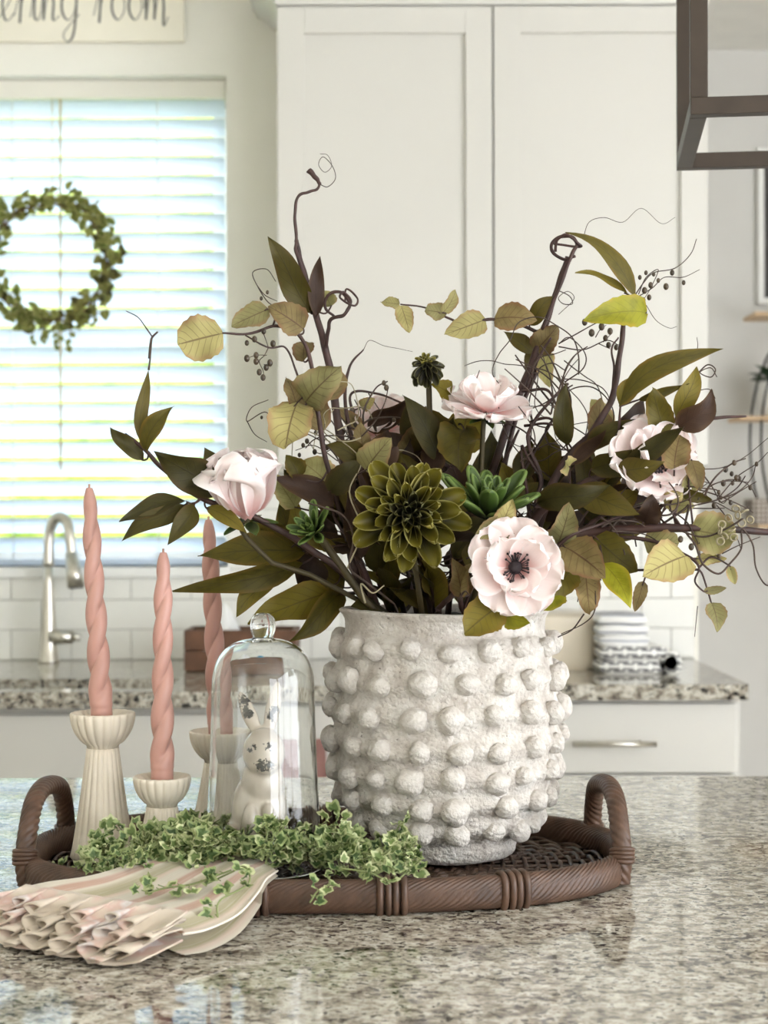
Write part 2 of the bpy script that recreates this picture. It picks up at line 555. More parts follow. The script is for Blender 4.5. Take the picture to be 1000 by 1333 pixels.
# crown moulding: a cove that flares outwards on three sides
cp = [(0, 0), (.004, .012), (.006, .02), (.014, .03), (.03, .046), (.052, .062), (.07, .072), (.074, .086), (.08, .088), (.08, .11)]
b = MB()
loops = []
for (o_, z) in cp:
    loops.append([(ux0 - o_, YW - .002, uz1 + z), (ux0 - o_, YU + .0 - o_, uz1 + z), (ux1 + o_, YU - o_, uz1 + z), (ux1 + o_, YW - .002, uz1 + z)])
vs = [p for l in loops for p in l]
fs = [(i * 4 + k, i * 4 + k + 1, i * 4 + 4 + k + 1, i * 4 + 4 + k) for i in range(len(cp) - 1) for k in range(3)]
n = len(cp)
fs.append(((n - 1) * 4, (n - 1) * 4 + 1, (n - 1) * 4 + 2, (n - 1) * 4 + 3))
b.add(vs, fs)
b.build('crown_moulding', m_cab, uc, 'sm')

# ------------------------------------------------------------------ granite
def granite(name, s=1.0):
    k = NT(name)
    co = k.mapping(k.coord('Object'), (1.0, 1.25, 1.25), (0, 0, .25))
    n1 = k.noise(co, 72 * s, 5, .6, .15)
    n2 = k.noise(k.mapping(co, (1, 1, 1), (0, 0, .4), (3, 1, 2)), 120 * s, 4, .6, .2)
    n3 = k.noise(k.mapping(co, (1, 1, 1), (0, 0, 0), (7, 9, 2)), 16 * s, 3)
    n4 = k.noise(k.mapping(co, (1, 1, 1), (0, 0, 0), (2, 5, 1)), 240 * s, 3)
    base = k.ramp(n1, [(0.34, lin((96, 86, 78))), (0.45, lin((176, 168, 152))), (0.54, lin((214, 208, 192))), (0.68, lin((238, 234, 222)))])
    tan = k.mix(k.math('MULTIPLY', k.step(n2, .52, .64), .75), base, lin((140, 128, 114)))
    dk = k.math('ADD', n2, k.math('MULTIPLY', k.math('SUBTRACT', n3, .5), .35))
    m = k.math('SUBTRACT', 1, k.step(dk, .39, .45))
    c = k.mix(m, tan, lin((40, 34, 32)))
    m2 = k.math('MULTIPLY', k.math('SUBTRACT', 1, k.step(n4, .3, .4)), .6)
    c = k.mix(m2, c, lin((70, 62, 58)))
    return k.bsdf(k.mix(1.0, c, (.86, .86, .86, 1), 'MULTIPLY'), .05, 0, None, .9)
m_gran = granite('granite')
m_granb = granite('granite_dark', .8)

# ------------------------------------------------------------------ base run under the window
YC_R, YC_L = F * H / 220.0, F * H / 228.0       # front edges of the worktop, right and (proud) at the sink
XC1 = XR(974, YC_R)
XB = XR(286, YC_L)
THK = .034
sx0, sx1, sy0, sy1 = -1.45, -.46, YC_L + .075, YC_L + .29
b = MB()
z0, z1 = CT - THK, CT
b.box(-1.9, sx0, YC_L, YW - .002, z0, z1).box(sx1, XB, YC_L, YW - .002, z0, z1)
b.box(sx0, sx1, YC_L, sy0, z0, z1).box(sx0, sx1, sy1, YW - .002, z0, z1)
b.box(XB, XC1, YC_R, YW - .002, z0, z1)
wt = tag(b.build('worktop', m_granb, None, 'auto'), 'speckled granite worktop running along the tiled wall', 'worktop')
sk = thing('sink', ((sx0 + sx1) / 2, (sy0 + sy1) / 2, CT - .22), 'white undermount sink below the window', 'sink')
b = MB()
d = .008
zb, ztp = CT - .21, z0 - .0005
b.box(sx0 - d, sx0, sy0 - d, sy1 + d, zb, ztp).box(sx1, sx1 + d, sy0 - d, sy1 + d, zb, ztp)
b.box(sx0, sx1, sy0 - d, sy0, zb, ztp).box(sx0, sx1, sy1, sy1 + d, zb, ztp).box(sx0 - d, sx1 + d, sy0 - d, sy1 + d, zb - d, zb)
b.build('basin', simple('white_fireclay', (238, 236, 230), .2, var=.01), sk, False)
MB().lathe([(.045, .0), (.045, .003), (.03, .003), (.02, .001), (.0, .001)], ((sx0 + sx1) / 2, (sy0 + sy1) / 2, zb), 24).build('drain', m_nickel, sk)

def bar_handle(parent, x0, x1, y, z):
    b = MB()
    b.tube([(x0, y - .032, z), (x1, y - .032, z)], .006, 12)
    for x in (x0 + .03, x1 - .03): b.tube([(x, y, z), (x, y - .032, z)], .0045, 10)
    return b.build('handle', m_nickel, parent)

# sink cabinet (proud) and drawer cabinet
YSF = YC_L + .035
sc_ = thing('sink_cabinet', (-1.1, 3.8, 0), 'white sink base cabinet standing proud below the window', 'cabinet')
MB().box(-1.9, XB - .02, YSF + .022, YW - .03, .1, CT - .225).box(-1.9, XB - .02, YSF + .022, YSF + .04, .1, z0 - .001).build('body', m_cab, sc_, False)
MB().box(XB - .04, XB - .02, YSF + .02, YW - .03, .1, z0 - .001).build('side_panel', m_cab, sc_, False)
zsp = ZR(1012, YSF)
MB().box(-1.5, XB - .022, YSF, YSF + .02, zsp - .02, z0 - .018, .0015).build('false_front', m_cab, sc_, 'auto')
shaker_door(sc_, 'door', -1.5, -.94, .12, zsp - .024, YSF)
shaker_door(sc_, 'door', -.936, XB - .022, .12, zsp - .024, YSF)
MB().box(-1.9, XB - .02, YSF + .08, YSF + .1, 0, .1).build('plinth', m_cab, sc_, False)

YDF = YC_R + .035
dx1 = XR(958, YDF)
dx0 = XR(634, YDF)
dc = thing('drawer_cabinet', (.5, 3.9, 0), 'white base cabinet with a top drawer and long bar handle', 'cabinet')
MB().box(XB - .018, dx1 + .012, YDF + .022, YW - .03, .1, z0 - .001).build('body', m_cab, dc, False)
zd0, zd1 = ZR(1007, YDF), ZR(917, YDF)
def drawer(x0, x1, hx0, hx1):
    d = MB().box(x0, x1, YDF, YDF + .02, zd0, zd1, .0025).build('drawer', m_cab, dc, 'auto')
    bar_handle(d, hx0, hx1, YDF, ZR(967, YDF))
drawer(dx0, dx1, XR(743, YDF), XR(851, YDF))
drawer(XB + .012, dx0 - .004, XR(330, YDF), XR(432, YDF))
shaker_door(dc, 'door', dx0, dx1, .12, zd0 - .005, YDF)
shaker_door(dc, 'door', XB + .012, dx0 - .004, .12, zd0 - .005, YDF)
MB().box(XB, dx1, YDF + .08, YDF + .1, 0, .1).build('plinth', m_cab, dc, False)

# ------------------------------------------------------------------ island
YI = F * H / (1011 - HZ)
b = MB()
b.box(-1.35, 1.25, .55, YI, CT - .04, CT, .004)
tag(b.build('island_worktop', m_gran, None, 'auto'), 'polished speckled granite top of the kitchen island', 'worktop')
isl = thing('kitchen_island', (0, 1.5, 0), 'white kitchen island cabinet beneath the granite top', 'island')
MB().box(-1.3, 1.2, .9, YI - .04, .1, CT - .0405).build('body', m_cab, isl, False)
MB().box(-1.25, 1.15, .95, YI - .1, 0, .1).build('plinth', m_cab, isl, False)
for i in range(4):
    x = -1.29 + i * .62
    shaker_door(isl, 'panel_door', x, x + .61, .12, CT - .06, .88)

# ------------------------------------------------------------------ tap
yf = YW - .085
fx, fz = XR(63, yf), CT
sf = F / yf
tap = thing('kitchen_tap', (fx, yf, CT), 'brushed nickel gooseneck tap behind the sink', 'tap')
b = MB()
b.lathe([(.027, 0), (.027, .006), (.0235, .012), (.019, .06), (.0165, .12), (.013, .2), (.0115, .25)], (fx, yf, CT), 24)
b.build('body', m_nickel, tap)
top = (ZR(668, yf))
xe = XR(97, yf)
pts = [(fx, yf, CT + .24), (fx + .002, yf, top - .055), (fx + .012, yf - .005, top - .02), (fx + .03, yf - .012, top - .008), (fx + .05, yf - .02, top - .02), (xe - .006, yf - .03, top - .055), (xe, yf - .034, ZR(726, yf))]
MB().tube(spline(pts, 8), .0135, 14).build('spout', m_nickel, tap)
b = MB()
b.tube([Vector((xe - .002, yf - .033, ZR(718, yf))), Vector((xe + .006, yf - .036, ZR(745, yf))), Vector((xe + .011, yf - .038, ZR(762, yf)))], [.0155, .0195, .0225], 18)
sh = b.build('spray_head', m_nickel, tap)
MB().tube([Vector((xe + .011, yf - .038, ZR(761.5, yf))), Vector((xe + .0113, yf - .0381, ZR(764, yf)))], [.0185, .018], 18).build('nozzle', simple('rubber_dark', (50, 48, 46), .6), sh)
hz_ = ZR(828, yf)
b = MB()
b.tube([(fx + .005, yf - .004, hz_), (fx + .062, yf - .012, hz_ + .001)], [.019, .017], 18)
b.build('handle_hub', m_nickel, tap)
MB().tube([(fx + .06, yf - .012, hz_ + .001), (fx + .082, yf - .014, hz_ - .002)], [.011, .008], 14).build('lever', m_nickel, tap)

# ------------------------------------------------------------------ sign
sg = thing('wall_sign', (XR(60, YW), YW - .02, ZR(52, YW - .02)), 'white wooden sign with grey script lettering above the window', 'sign')
ysg = YW - .022
zs0 = ZR(53, ysg)
sxa, sxb = XR(-112, ysg), XR(241, ysg)
m_sign = simple('sign_board', (242, 236, 218), .6, var=.015)
MB().box(sxa, sxb, ysg, YW - .002, zs0, zs0 + .24, .002).build('board', m_sign, sg, 'auto')
GL = {   # pen strokes in x-height units: (advance, strokes)
 'g': (1.05, [[(.85, .85), (.5, 1.0), (.15, .7), (.15, .25), (.45, 0), (.8, .3), (.9, .95), (.85, .1), (.7, -.55), (.4, -.75), (.2, -.5), (.5, -.2), (1.05, .2)]]),
 'a': (1.0, [[(.85, .85), (.5, 1.0), (.15, .7), (.15, .25), (.4, 0), (.75, .3), (.87, .95), (.85, .2), (1.0, .05)]]),
 't': (.7, [[(.0, .1), (.3, .6), (.42, 1.7), (.36, .4), (.45, 0), (.7, .15)], [(.1, 1.15), (.75, 1.22)]]),
 'h': (1.0, [[(0, .1), (.35, 1.1), (.38, 1.8), (.22, 1.5), (.2, 0), (.35, .6), (.6, .95), (.72, .6), (.72, -.15), (1.0, .15)]]),
 'e': (.8, [[(0, .1), (.35, .4), (.6, .75), (.42, 1.0), (.18, .6), (.3, .05), (.55, .02), (.8, .25)]]),
 'r': (.85, [[(0, .15), (.2, .7), (.3, 1.1), (.38, .85), (.3, -.1), (.42, .6), (.62, .95), (.8, .85)]]),
 'i': (.55, [[(0, .1), (.22, .95), (.22, .15), (.4, 0), (.55, .2)]]),
 'n': (1.0, [[(0, .2), (.18, .95), (.16, 0), (.3, .6), (.58, .95), (.68, .6), (.66, .0), (1.0, .15)]]),
 'o': (.9, [[(.5, 1.0), (.15, .7), (.15, .25), (.45, 0), (.78, .35), (.7, .85), (.45, 1.0), (.6, .75), (.9, .85)]]),
 'm': (1.5, [[(0, .4), (.14, .95), (.12, .0), (.25, .6), (.48, .95), (.58, .5), (.56, .0), (.7, .6), (.95, .95), (1.05, .5), (1.05, -.2), (1.3, .1)]]),
 ' ': (.75, [])}
word = 'gathering room'
tot = sum(GL[c][0] for c in word)
u = (XR(226, ysg) - XR(-92, ysg)) / tot
zb_ = ZR(25, ysg)
cur = XR(-92, ysg)
k_ink = simple('sign_ink', (92, 90, 88), .7)
b = MB()
for c in word:
    adv, st = GL[c]
    for s_ in st:
        p = spline([(cur + q[0] * u, ysg - .0006, zb_ + q[1] * u * 1.55) for q in s_], 7)
        # flat brush strokes: thicker on the way down
        rs = []
        for i in range(len(p)):
            dz = (p[min(i + 1, len(p) - 1)] - p[max(i - 1, 0)]).normalized().z
            rs.append(.0012 + .0016 * max(0, -dz))
        vs, fs = [], []
        for i in range(len(p)):
            t_ = (p[min(i + 1, len(p) - 1)] - p[max(i - 1, 0)]).normalized()
            nn = Vector((-t_.z, 0, t_.x))
            vs += [p[i] + nn * rs[i], p[i] - nn * rs[i]]
        fs = [(2 * i, 2 * i + 1, 2 * i + 3, 2 * i + 2) for i in range(len(p) - 1)]
        b.add(vs, fs)
    cur += adv * u
b.build('lettering', k_ink, sg, False)
# ------------------------------------------------------------------ leaf meshes
def leaf_mesh(name, L, W, shape, mat, fold=.18, bend=.1, wave=.0, twist=0.0, nl=11, nw=6, seed=0, M=None, serr=0.0, tipcurl=0.0, sweep=0.0, scurve=0.0):
    """x along the leaf, y across, z out of the face; returns an MB"""
    rnd = random.Random(seed)
    ph = rnd.uniform(0, 6.28)
    def wprof(t):
        if shape == 'lance': v = (t ** .72) * ((1 - t) ** 1.08) / .297
        elif shape == 'ovate': v = (t ** .42) * ((1 - t) ** .74) / .468
        elif shape == 'round': v = (t ** .4) * ((1 - t) ** .42) / .566
        elif shape == 'petal': v = (t ** .55) * ((1 - t) ** .28) / .62
        elif shape == 'strap': v = (t ** .5) * ((1 - t) ** .5) * 1.6 + .1 * (1 - t)
        else: v = (t ** .9) * ((1 - t) ** .4) / .45
        return min(1.0, v)
    def f(u, v):
        t = v
        s = (u - .5) * 2
        w = wprof(min(.999, max(.001, t))) * W / 2
        if serr and 0 < t < 1: w *= 1 + serr * (1 if (round(t * nl) % 2) else -1) * abs(s)
        y = s * w
        z = abs(s) * w * fold + bend * L * 4 * t * (1 - t) + wave * W * math.sin(t * 9 + ph + (1.6 if s > 0 else 0)) * abs(s) ** 1.5
        z += tipcurl * L * t ** 3
        a = twist * (t - .5)
        y, z2 = y * math.cos(a), y * math.sin(a)
        y += sweep * L * 4 * t * (1 - t) + scurve * L * math.sin(2 * math.pi * t)
        p = Vector((t * L, y, z + z2))
        return (M @ p) if M is not None else p
    b = MB()
    b.grid(nw, nl, f)
    return b

LEAFN = [0]
def leaf_px(parent, base, tip, wpx, Yb, Yt, mat, shape='lance', roll=0.0, bend=None, fold=None, wave=None, twist=None, sweep=None):
    """a leaf from one pixel to another at given depths"""
    LEAFN[0] += 1
    rnd = random.Random(LEAFN[0] * 7 + 3)
    a, c = P(base[0], base[1], Yb), P(tip[0], tip[1], Yt)
    d = c - a
    L = d.length
    ax = d.normalized()
    view = Vector((0, -1, 0.12))
    nrm = view - ax * view.dot(ax)
    nrm.normalize()
    nrm = Matrix.Rotation(roll + rnd.uniform(-.25, .25), 3, ax) @ nrm
    W = wpx * (Yb + Yt) / 2 / F / max(.45, math.cos(roll))
    M = frame(a, d, nrm)
    mb = leaf_mesh('leaf', L, W, shape, mat, fold if fold is not None else rnd.uniform(.1, .38), bend if bend is not None else rnd.uniform(-.05, .2),
                   wave if wave is not None else rnd.uniform(.05, .17), twist if twist is not None else rnd.uniform(-.8, .8), 12, 6, LEAFN[0], M,
                   .035 if shape in ('ovate', 'round') else 0, 0.0, sweep if sweep is not None else rnd.uniform(-.09, .09) * (1 if shape == 'lance' else .4), rnd.uniform(-.035, .035) if shape == 'lance' else 0)
    o = mb.build('leaf', mat, parent)
    return o, a

# ------------------------------------------------------------------ wreath on the blind
m_wr1 = leaf_material('wreath_leaf', (150, 150, 82), (190, 182, 116), (110, 116, 66), .3, .6, .3, light=(96, 104, 52))
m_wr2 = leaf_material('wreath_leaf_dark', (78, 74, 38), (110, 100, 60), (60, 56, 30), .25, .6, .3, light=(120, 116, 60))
m_twig = simple('twig', (92, 66, 46), .8, bump=(80, .4))
yw_ = YB - .085
wc = P(66, 338, yw_)
wr = thing('leaf_wreath', wc - Vector((0, 0, .19)), 'round green leaf wreath hanging in front of the blind', 'wreath')
rw = 76 / F * yw_
b = MB()
for q in range(3):
    b.tube([wc + Vector(((rw + .008 * math.sin(5 * a + q * 2)) * math.cos(a), .008 * math.cos(4 * a + q * 2), (rw + .008 * math.sin(5 * a + q * 2)) * math.sin(a))) for a in [i * 2 * math.pi / 60 for i in range(60)]], .003, 5, True)
b.build('vine_ring', m_twig, wr)
b = MB()
b.tube([wc + Vector((0, .03, rw)), wc + Vector((-.002, .045, rw + .12)), Vector((wc.x - .003, YB - .04, zt + .05))], .0012, 5)
b.build('hanging_thread', m_cordtan, wr)
wl = [leaf_mesh('leaf', .03, .022, 'ovate', None, .25, .1, .05, .4, 5, 4, s).mesh('leaf', m, Vector((0, 0, 0))) for s, m in ((1, m_wr1), (2, m_wr1), (3, m_wr2), (4, m_wr1))]
rr = random.Random(5)
for i in range(290):
    a = rr.uniform(0, 2 * math.pi)
    t = Vector((math.cos(a), 0, math.sin(a)))
    tang = Vector((-math.sin(a), 0, math.cos(a)))
    side = rr.uniform(-1, 1)
    base = wc + t * (rw + rr.uniform(-.024, .034)) + Vector((0, rr.uniform(-.03, .02), 0))
    d = tang * (-1) * rr.uniform(.2, 1) + t * side * .9 + Vector((0, rr.uniform(-.7, .1), rr.uniform(-.3, .2)))
    nrm = Vector((rr.uniform(-.6, .6), -1, rr.uniform(-.3, .8)))
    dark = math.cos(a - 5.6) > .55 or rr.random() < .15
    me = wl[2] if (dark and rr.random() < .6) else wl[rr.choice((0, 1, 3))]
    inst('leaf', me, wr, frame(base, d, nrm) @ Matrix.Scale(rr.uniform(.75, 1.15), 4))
for (hx, hl) in ((-42, .05), (-24, .07), (-8, .06), (8, .075), (24, .085), (40, .05), (58, .07), (72, .09)):          # short trailing strands below
    p0 = wc + Vector((hx / F * yw_, -.01, -math.sqrt(max(.0001, rw * rw - (hx / F * yw_) ** 2)) - .002))
    pts = spline([p0, p0 + Vector((.008, -.008, -hl * .5)), p0 + Vector((.0, -.004, -hl))], 5)
    MB().tube(pts, .0012, 5).build('strand', m_twig, wr)
    for q in range(8):
        p = pts[min(len(pts) - 1, int(q * 1.3))]
        d = Vector((rr.uniform(-1, 1), -.4, rr.uniform(-1, .2)))
        inst('leaf', wl[q % 2], wr, frame(p, d, Vector((rr.uniform(-.4, .4), -1, .4))) @ Matrix.Scale(rr.uniform(.6, .85), 4))

# ------------------------------------------------------------------ things on the worktop by the wall
m_cream = simple('cream_enamel', (226, 214, 192), .3, var=.02)
y0 = 3.95
bx_ = XR(640, y0); bx2 = XR(781, y0)
bb = thing('bread_bin', ((bx_ + bx2) / 2, y0 + .1, CT), 'cream lidded bread bin on the worktop behind the vase', 'bin')
b = MB()
def rrect(x0, x1, y0, y1, r, n=6):
    out = []
    for (cx, cy, a0) in ((x1 - r, y1 - r, 0), (x0 + r, y1 - r, 90), (x0 + r, y0 + r, 180), (x1 - r, y0 + r, 270)):
        for i in range(n + 1):
            a = math.radians(a0 + 90 * i / n)
            out.append((cx + r * math.cos(a), cy + r * math.sin(a)))
    return out
def stacked(b, outlines):
    """outlines: (polygon, z) bottom to top"""
    n = len(outlines[0][0])
    vs = [(p[0], p[1], z) for pl, z in outlines for p in pl]
    fs = [(i * n + k, i * n + (k + 1) % n, (i + 1) * n + (k + 1) % n, (i + 1) * n + k) for i in range(len(outlines) - 1) for k in range(n)]
    fs += [tuple(range(n))[::-1], tuple((len(outlines) - 1) * n + k for k in range(n))]
    return b.add(vs, fs)
hb = ZR(812, y0) - CT
stacked(b, [(rrect(bx_ + .006, bx2 - .006, y0 + .006, y0 + .2, .04), CT + .0005), (rrect(bx_, bx2, y0, y0 + .206, .045), CT + .012), (rrect(bx_, bx2, y0, y0 + .206, .045), CT + hb)])
b.build('body', m_cream, bb, 'sm')
b = MB()
stacked(b, [(rrect(bx_ - .004, bx2 + .004, y0 - .004, y0 + .21, .048), CT + hb), (rrect(bx_ - .004, bx2 + .004, y0 - .004, y0 + .21, .048), CT + hb + .014), (rrect(bx_ + .012, bx2 - .012, y0 + .012, y0 + .19, .04), CT + hb + .022)])
ld = b.build('lid', m_cream, bb, 'sm')
MB().lathe([(.012, 0), (.01, .008), (.017, .02), (.012, .028), (0, .03)], ((bx_ + bx2) / 2, y0 + .1, CT + hb + .022), 16).build('knob', m_cream, ld)

def stripe_mat(name, c0, c1, scale, axis=2, lo=.5, dash=None, rough=.85):
    k = NT(name)
    co = k.coord()
    sep = k.n('ShaderNodeSeparateXYZ'); k.put(sep.inputs[0], co)
    w = k.noise(co, 9, 2)
    v = k.math('ADD', k.math('MULTIPLY', sep.outputs[axis], scale), k.math('MULTIPLY', w, .5))
    s_ = k.step(k.math('ABSOLUTE', k.math('SUBTRACT', k.math('FRACT', v), .5)), lo - .04, lo + .04)
    if dash:
        d_ = k.math('FRACT', k.math('ADD', k.math('MULTIPLY', sep.outputs[0], dash), k.math('MULTIPLY', k.math('FLOOR', v), .37)))
        s_ = k.math('MULTIPLY', s_, k.step(k.math('ABSOLUTE', k.math('SUBTRACT', d_, .5)), .1, .16))
    col = k.mix(s_, lin(c0), lin(c1))
    nrm = k.bump(k.noise(co, 400, 3), .4, .001)
    return k.bsdf(col, rough, 0, nrm, .2, None, .2)
m_tw1 = stripe_mat('towel_fine_stripe', (246, 245, 242), (176, 178, 184), 52, 2, .36)
m_tw2 = stripe_mat('towel_dashes', (246, 245, 240), (126, 124, 124), 62, 2, .2, 30)
def folded_towel(name, label, px0, px1, py0, py1, Y, dep, mat, folds, lean=0.0):
    x0, x1 = XR(px0, Y), XR(px1, Y)
    za, zb = ZR(py1, Y), ZR(py0, Y)
    b = MB()
    hgt = (zb - za) / folds
    for i in range(folds):
        z = za + i * hgt
        ox = lean * i
        def f(u, v, z=z, ox=ox, i=i):
            a = 2 * math.pi * u
            cx = math.copysign(abs(math.cos(a)) ** .3, math.cos(a)); cz = math.copysign(abs(math.sin(a)) ** .75, math.sin(a))
            wob = .003 * noise.noise(Vector((v * 4, a, i * 3.1)))
            e = 1 - .06 * (abs(v - .5) * 2) ** 6
            return Vector(((x0 + x1) / 2 + ox + (x1 - x0) / 2 * cx * e + wob * 2, Y + v * dep, z + hgt / 2 + hgt / 2 * cz * e + wob))
        n0 = len(b.v)
        b.grid(40, 8, f)
        b.f.append(tuple(n0 + k for k in range(40))[::-1]); b.f.append(tuple(n0 + 8 * 41 + k for k in range(40)))
    o = b.build(name, mat)
    return tag(o, label, 'towel')
yt_ = 3.86
folded_towel('dish_towel', 'folded white dish towel with grey dashes on the worktop', 779, 868, 842, 879, yt_, .16, m_tw2, 2, .004)
folded_towel('dish_towel', 'white fine-striped dish towel lying on top of another', 779, 846, 801, 842, yt_ + .01, .15, m_tw1, 3, -.001)
b = MB()
for i in range(2):
    r_ = .026 - .010 * i
    cx_, cz_ = XR(873, yt_), ZR(879, yt_) + .0265
    pr = [(r_, 0), (r_, .14)]
    pts = [Vector((cx_, yt_ + .0 + v_ * .14, cz_)) for v_ in (0, .25, .5, .75, 1)]
    b.tube(pts, r_, 24, False, True, lambda i_, k_, a_: 1 + .05 * math.sin(a_ * 3 + i_))
tag(b.build('rolled_towel', m_tw2), 'rolled grey-dashed towel at the right end of the towel pile', 'towel')

m_wood = simple('crate_wood', (104, 70, 48), .55, var=.2, vscale=20)
yb_ = 3.95
cr = thing('wooden_crate', (XR(310, yb_), yb_ + .08, CT), 'brown wooden crate on the worktop beside the sink', 'crate')
x0, x1 = XR(239, yb_), XR(386, yb_)
zc = ZR(820, yb_)
hslat = (zc - CT - .004) / 2
for i in range(2):
    za = CT + .002 + i * (hslat + .002)
    for yy in (yb_, yb_ + .148):
        MB().box(x0, x1, yy, yy + .012, za, za + hslat, .002).build('slat', m_wood, cr, 'auto')
    for xx in (x0, x1 - .012):
        MB().box(xx, xx + .012, yb_ + .0125, yb_ + .1475, za, za + hslat, .002).build('slat', m_wood, cr, 'auto')
MB().box(x0 + .012, x1 - .012, yb_ + .012, yb_ + .148, CT + .001, CT + .01).build('base', m_wood, cr, False)
m_white = simple('white_cloth', (240, 240, 238), .8, var=.02)
b = MB()
def napk(u, v):
    a = 2 * math.pi * u
    r = (1 - v) ** .8
    return Vector((XR(288, yb_) + .062 * r * math.cos(a) * (1 + .15 * math.sin(3 * a)), yb_ + .078 + .05 * r * math.sin(a), CT + .011 + v * (ZR(786, yb_) - CT - .011) + .008 * math.sin(4 * a) * r))
b.grid(32, 10, napk)
b.f.append(tuple(range(32))[::-1])
tag(b.build('folded_napkin', m_white), 'white cloth napkin peaking out of the brown crate', 'napkin')
bt = thing('soap_bottle', (XR(336, yb_ + .1), yb_ + .1, CT + .0105), 'blue bottle standing in the brown crate', 'bottle')
m_blue = simple('blue_plastic', (70, 160, 200), .25)
c_ = (XR(336, yb_ + .08), yb_ + .08, CT + .0105)
MB().lathe([(.018, 0), (.021, .004), (.021, .075), (.014, .09), (.0085, .098), (.0085, .105)], c_, 20).build('body', m_blue, bt)
MB().lathe([(.0105, .105), (.0105, .122), (.0, .123)], c_, 16).build('cap', m_white, bt)

# dusty pink towel over the second drawer's handle
m_pink = simple('pink_towel', (150, 110, 102), .9, var=.08, bump=(300, .4))
yh = YDF - .032
b = MB()
tx0, tx1 = XR(360, yh), XR(424, yh)
zh = ZR(967, yh)
def hang(u, v):
    # front sheet up, over the bar, down behind
    x = tx0 + (tx1 - tx0) * u
    if v < .45: y, z = yh - .009, zh - .26 * (1 - v / .45)
    elif v < .55:
        a = math.pi * (v - .45) / .1
        y, z = yh - .009 * math.cos(a), zh + .009 * math.sin(a)
    else: y, z = yh + .009, zh - .2 * (v - .55) / .45
    s = 1 if v < .5 else .3
    return Vector((x + .004 * math.sin(v * 8), y - abs(.006 * math.sin(u * 14)) * s * min(1, abs(zh - z) * 8), z))
b.grid(20, 60, hang)
tag(b.build('hand_towel', m_pink), 'dusty pink hand towel hanging behind the glass dome', 'towel')

# ------------------------------------------------------------------ wall shelf at the right edge
m_black = simple('black_metal', (38, 36, 36), .5, .6)
m_oak = simple('pale_oak', (206, 176, 138), .5, var=.08, vscale=25)
ys = 5.12
sh = thing('wall_shelf', (XR(1030, ys), ys, ZR(735, ys)), 'black curved metal wall shelf with pale wooden boards', 'shelf')
cx = XR(1066, ys)
b = MB()
for yy in (ys - .055, ys + .1):
    pts = []
    for i in range(49):
        a = 2 * math.pi * i / 48
        pts.append((cx + XR(580, ys) * math.cos(a) * (1 + .0 * a), yy, ZR(575, ys) + .37 * math.sin(a)))
    b.tube(pts[:-1], .004, 8, True)
b.build('oval_frame', m_black, sh)
for (py, xa) in ((410, 978), (544, 957), (684, 982)):
    MB().box(XR(xa, ys), cx + .2, ys - .06, ys + .105, ZR(py, ys) - .012, ZR(py, ys), .002).build('shelf_board', m_oak, sh, 'auto')
pt = thing('potted_plant', (XR(1010, ys), ys + .04, ZR(544, ys) + .0005), 'dark green plant in a white pot on the middle shelf board', 'plant')
pz = ZR(544, ys) + .0005
px_ = XR(1014, ys)
MB().lathe([(.035, 0), (.045, .02), (.052, .1), (.048, .11), (.046, .1), (.0, .1)], (px_, ys + .04, pz), 24).build('pot', m_white, pt)
m_dg = leaf_material('plant_leaf', (44, 74, 40), (60, 90, 50), (30, 50, 28), .2, .5, .3)
lm = leaf_mesh('leaf', .05, .022, 'lance', None, .2, .12, .03, .3, 6, 4, 9).mesh('leaf', m_dg)
for i in range(46):
    a, e = rr.uniform(0, 6.28), rr.uniform(.1, 1.3)
    d = Vector((math.cos(a) * math.cos(e), math.sin(a) * math.cos(e), math.sin(e)))
    p = Vector((px_, ys + .04, pz + .1)) + d * rr.uniform(0, .05)
    inst('leaf', lm, pt, frame(p, d, Vector((0, -.4, 1))))
m_plaid = None
k = NT('plaid_cloth')
co = k.coord(); sep = k.n('ShaderNodeSeparateXYZ'); k.put(sep.inputs[0], co)
sx_ = k.step(k.math('FRACT', k.math('MULTIPLY', sep.outputs[0], 70)), .45, .55); sz_ = k.step(k.math('FRACT', k.math('MULTIPLY', sep.outputs[2], 70)), .45, .55)
m_plaid = k.bsdf(k.mix(k.math('MULTIPLY', k.math('ADD', sx_, sz_), .5), lin((206, 196, 184)), lin((92, 80, 74))), .9)
bk = thing('plaid_basket', (XR(1000, ys), ys, ZR(735, ys)), 'brown plaid fabric basket on the lowest shelf board', 'basket')
xa, xb = XR(976, ys), XR(1060, ys)
b = MB()
zb0 = ZR(684, ys) + .0005
stacked(b, [(rrect(xa, xb, ys - .05, ys + .08, .02), zb0), (rrect(xa - .004, xb + .004, ys - .054, ys + .084, .022), zb0 + .075), (rrect(xa + .002, xb - .002, ys - .048, ys + .078, .02), zb0 + .078), (rrect(xa + .004, xb - .004, ys - .046, ys + .076, .02), zb0 + .02)])
b.build('body', m_plaid, bk, 'sm')
pf = thing('picture_frame', (XR(1060, YH), YH - .02, ZR(396, YH)), 'white framed dark picture on the wall above the shelf', 'picture')
xa, xb, za, zb2 = XR(986, YH), XR(1130, YH), ZR(398, YH), ZR(196, YH)
b = MB()
fw = .018
b.box(xa, xa + fw, YH - .03, YH - .002, za, zb2, .002).box(xb - fw, xb, YH - .03, YH - .002, za, zb2, .002).box(xa + fw, xb - fw, YH - .03, YH - .002, za, za + fw, .002).box(xa + fw, xb - fw, YH - .03, YH - .002, zb2 - fw, zb2, .002)
b.build('frame', m_trim, pf, 'auto')
MB().box(xa + fw - .002, xb - fw + .002, YH - .016, YH - .004, za + fw, zb2 - fw).build('picture', simple('dark_print', (60, 58, 54), .6, var=.3, vscale=40), pf, False)

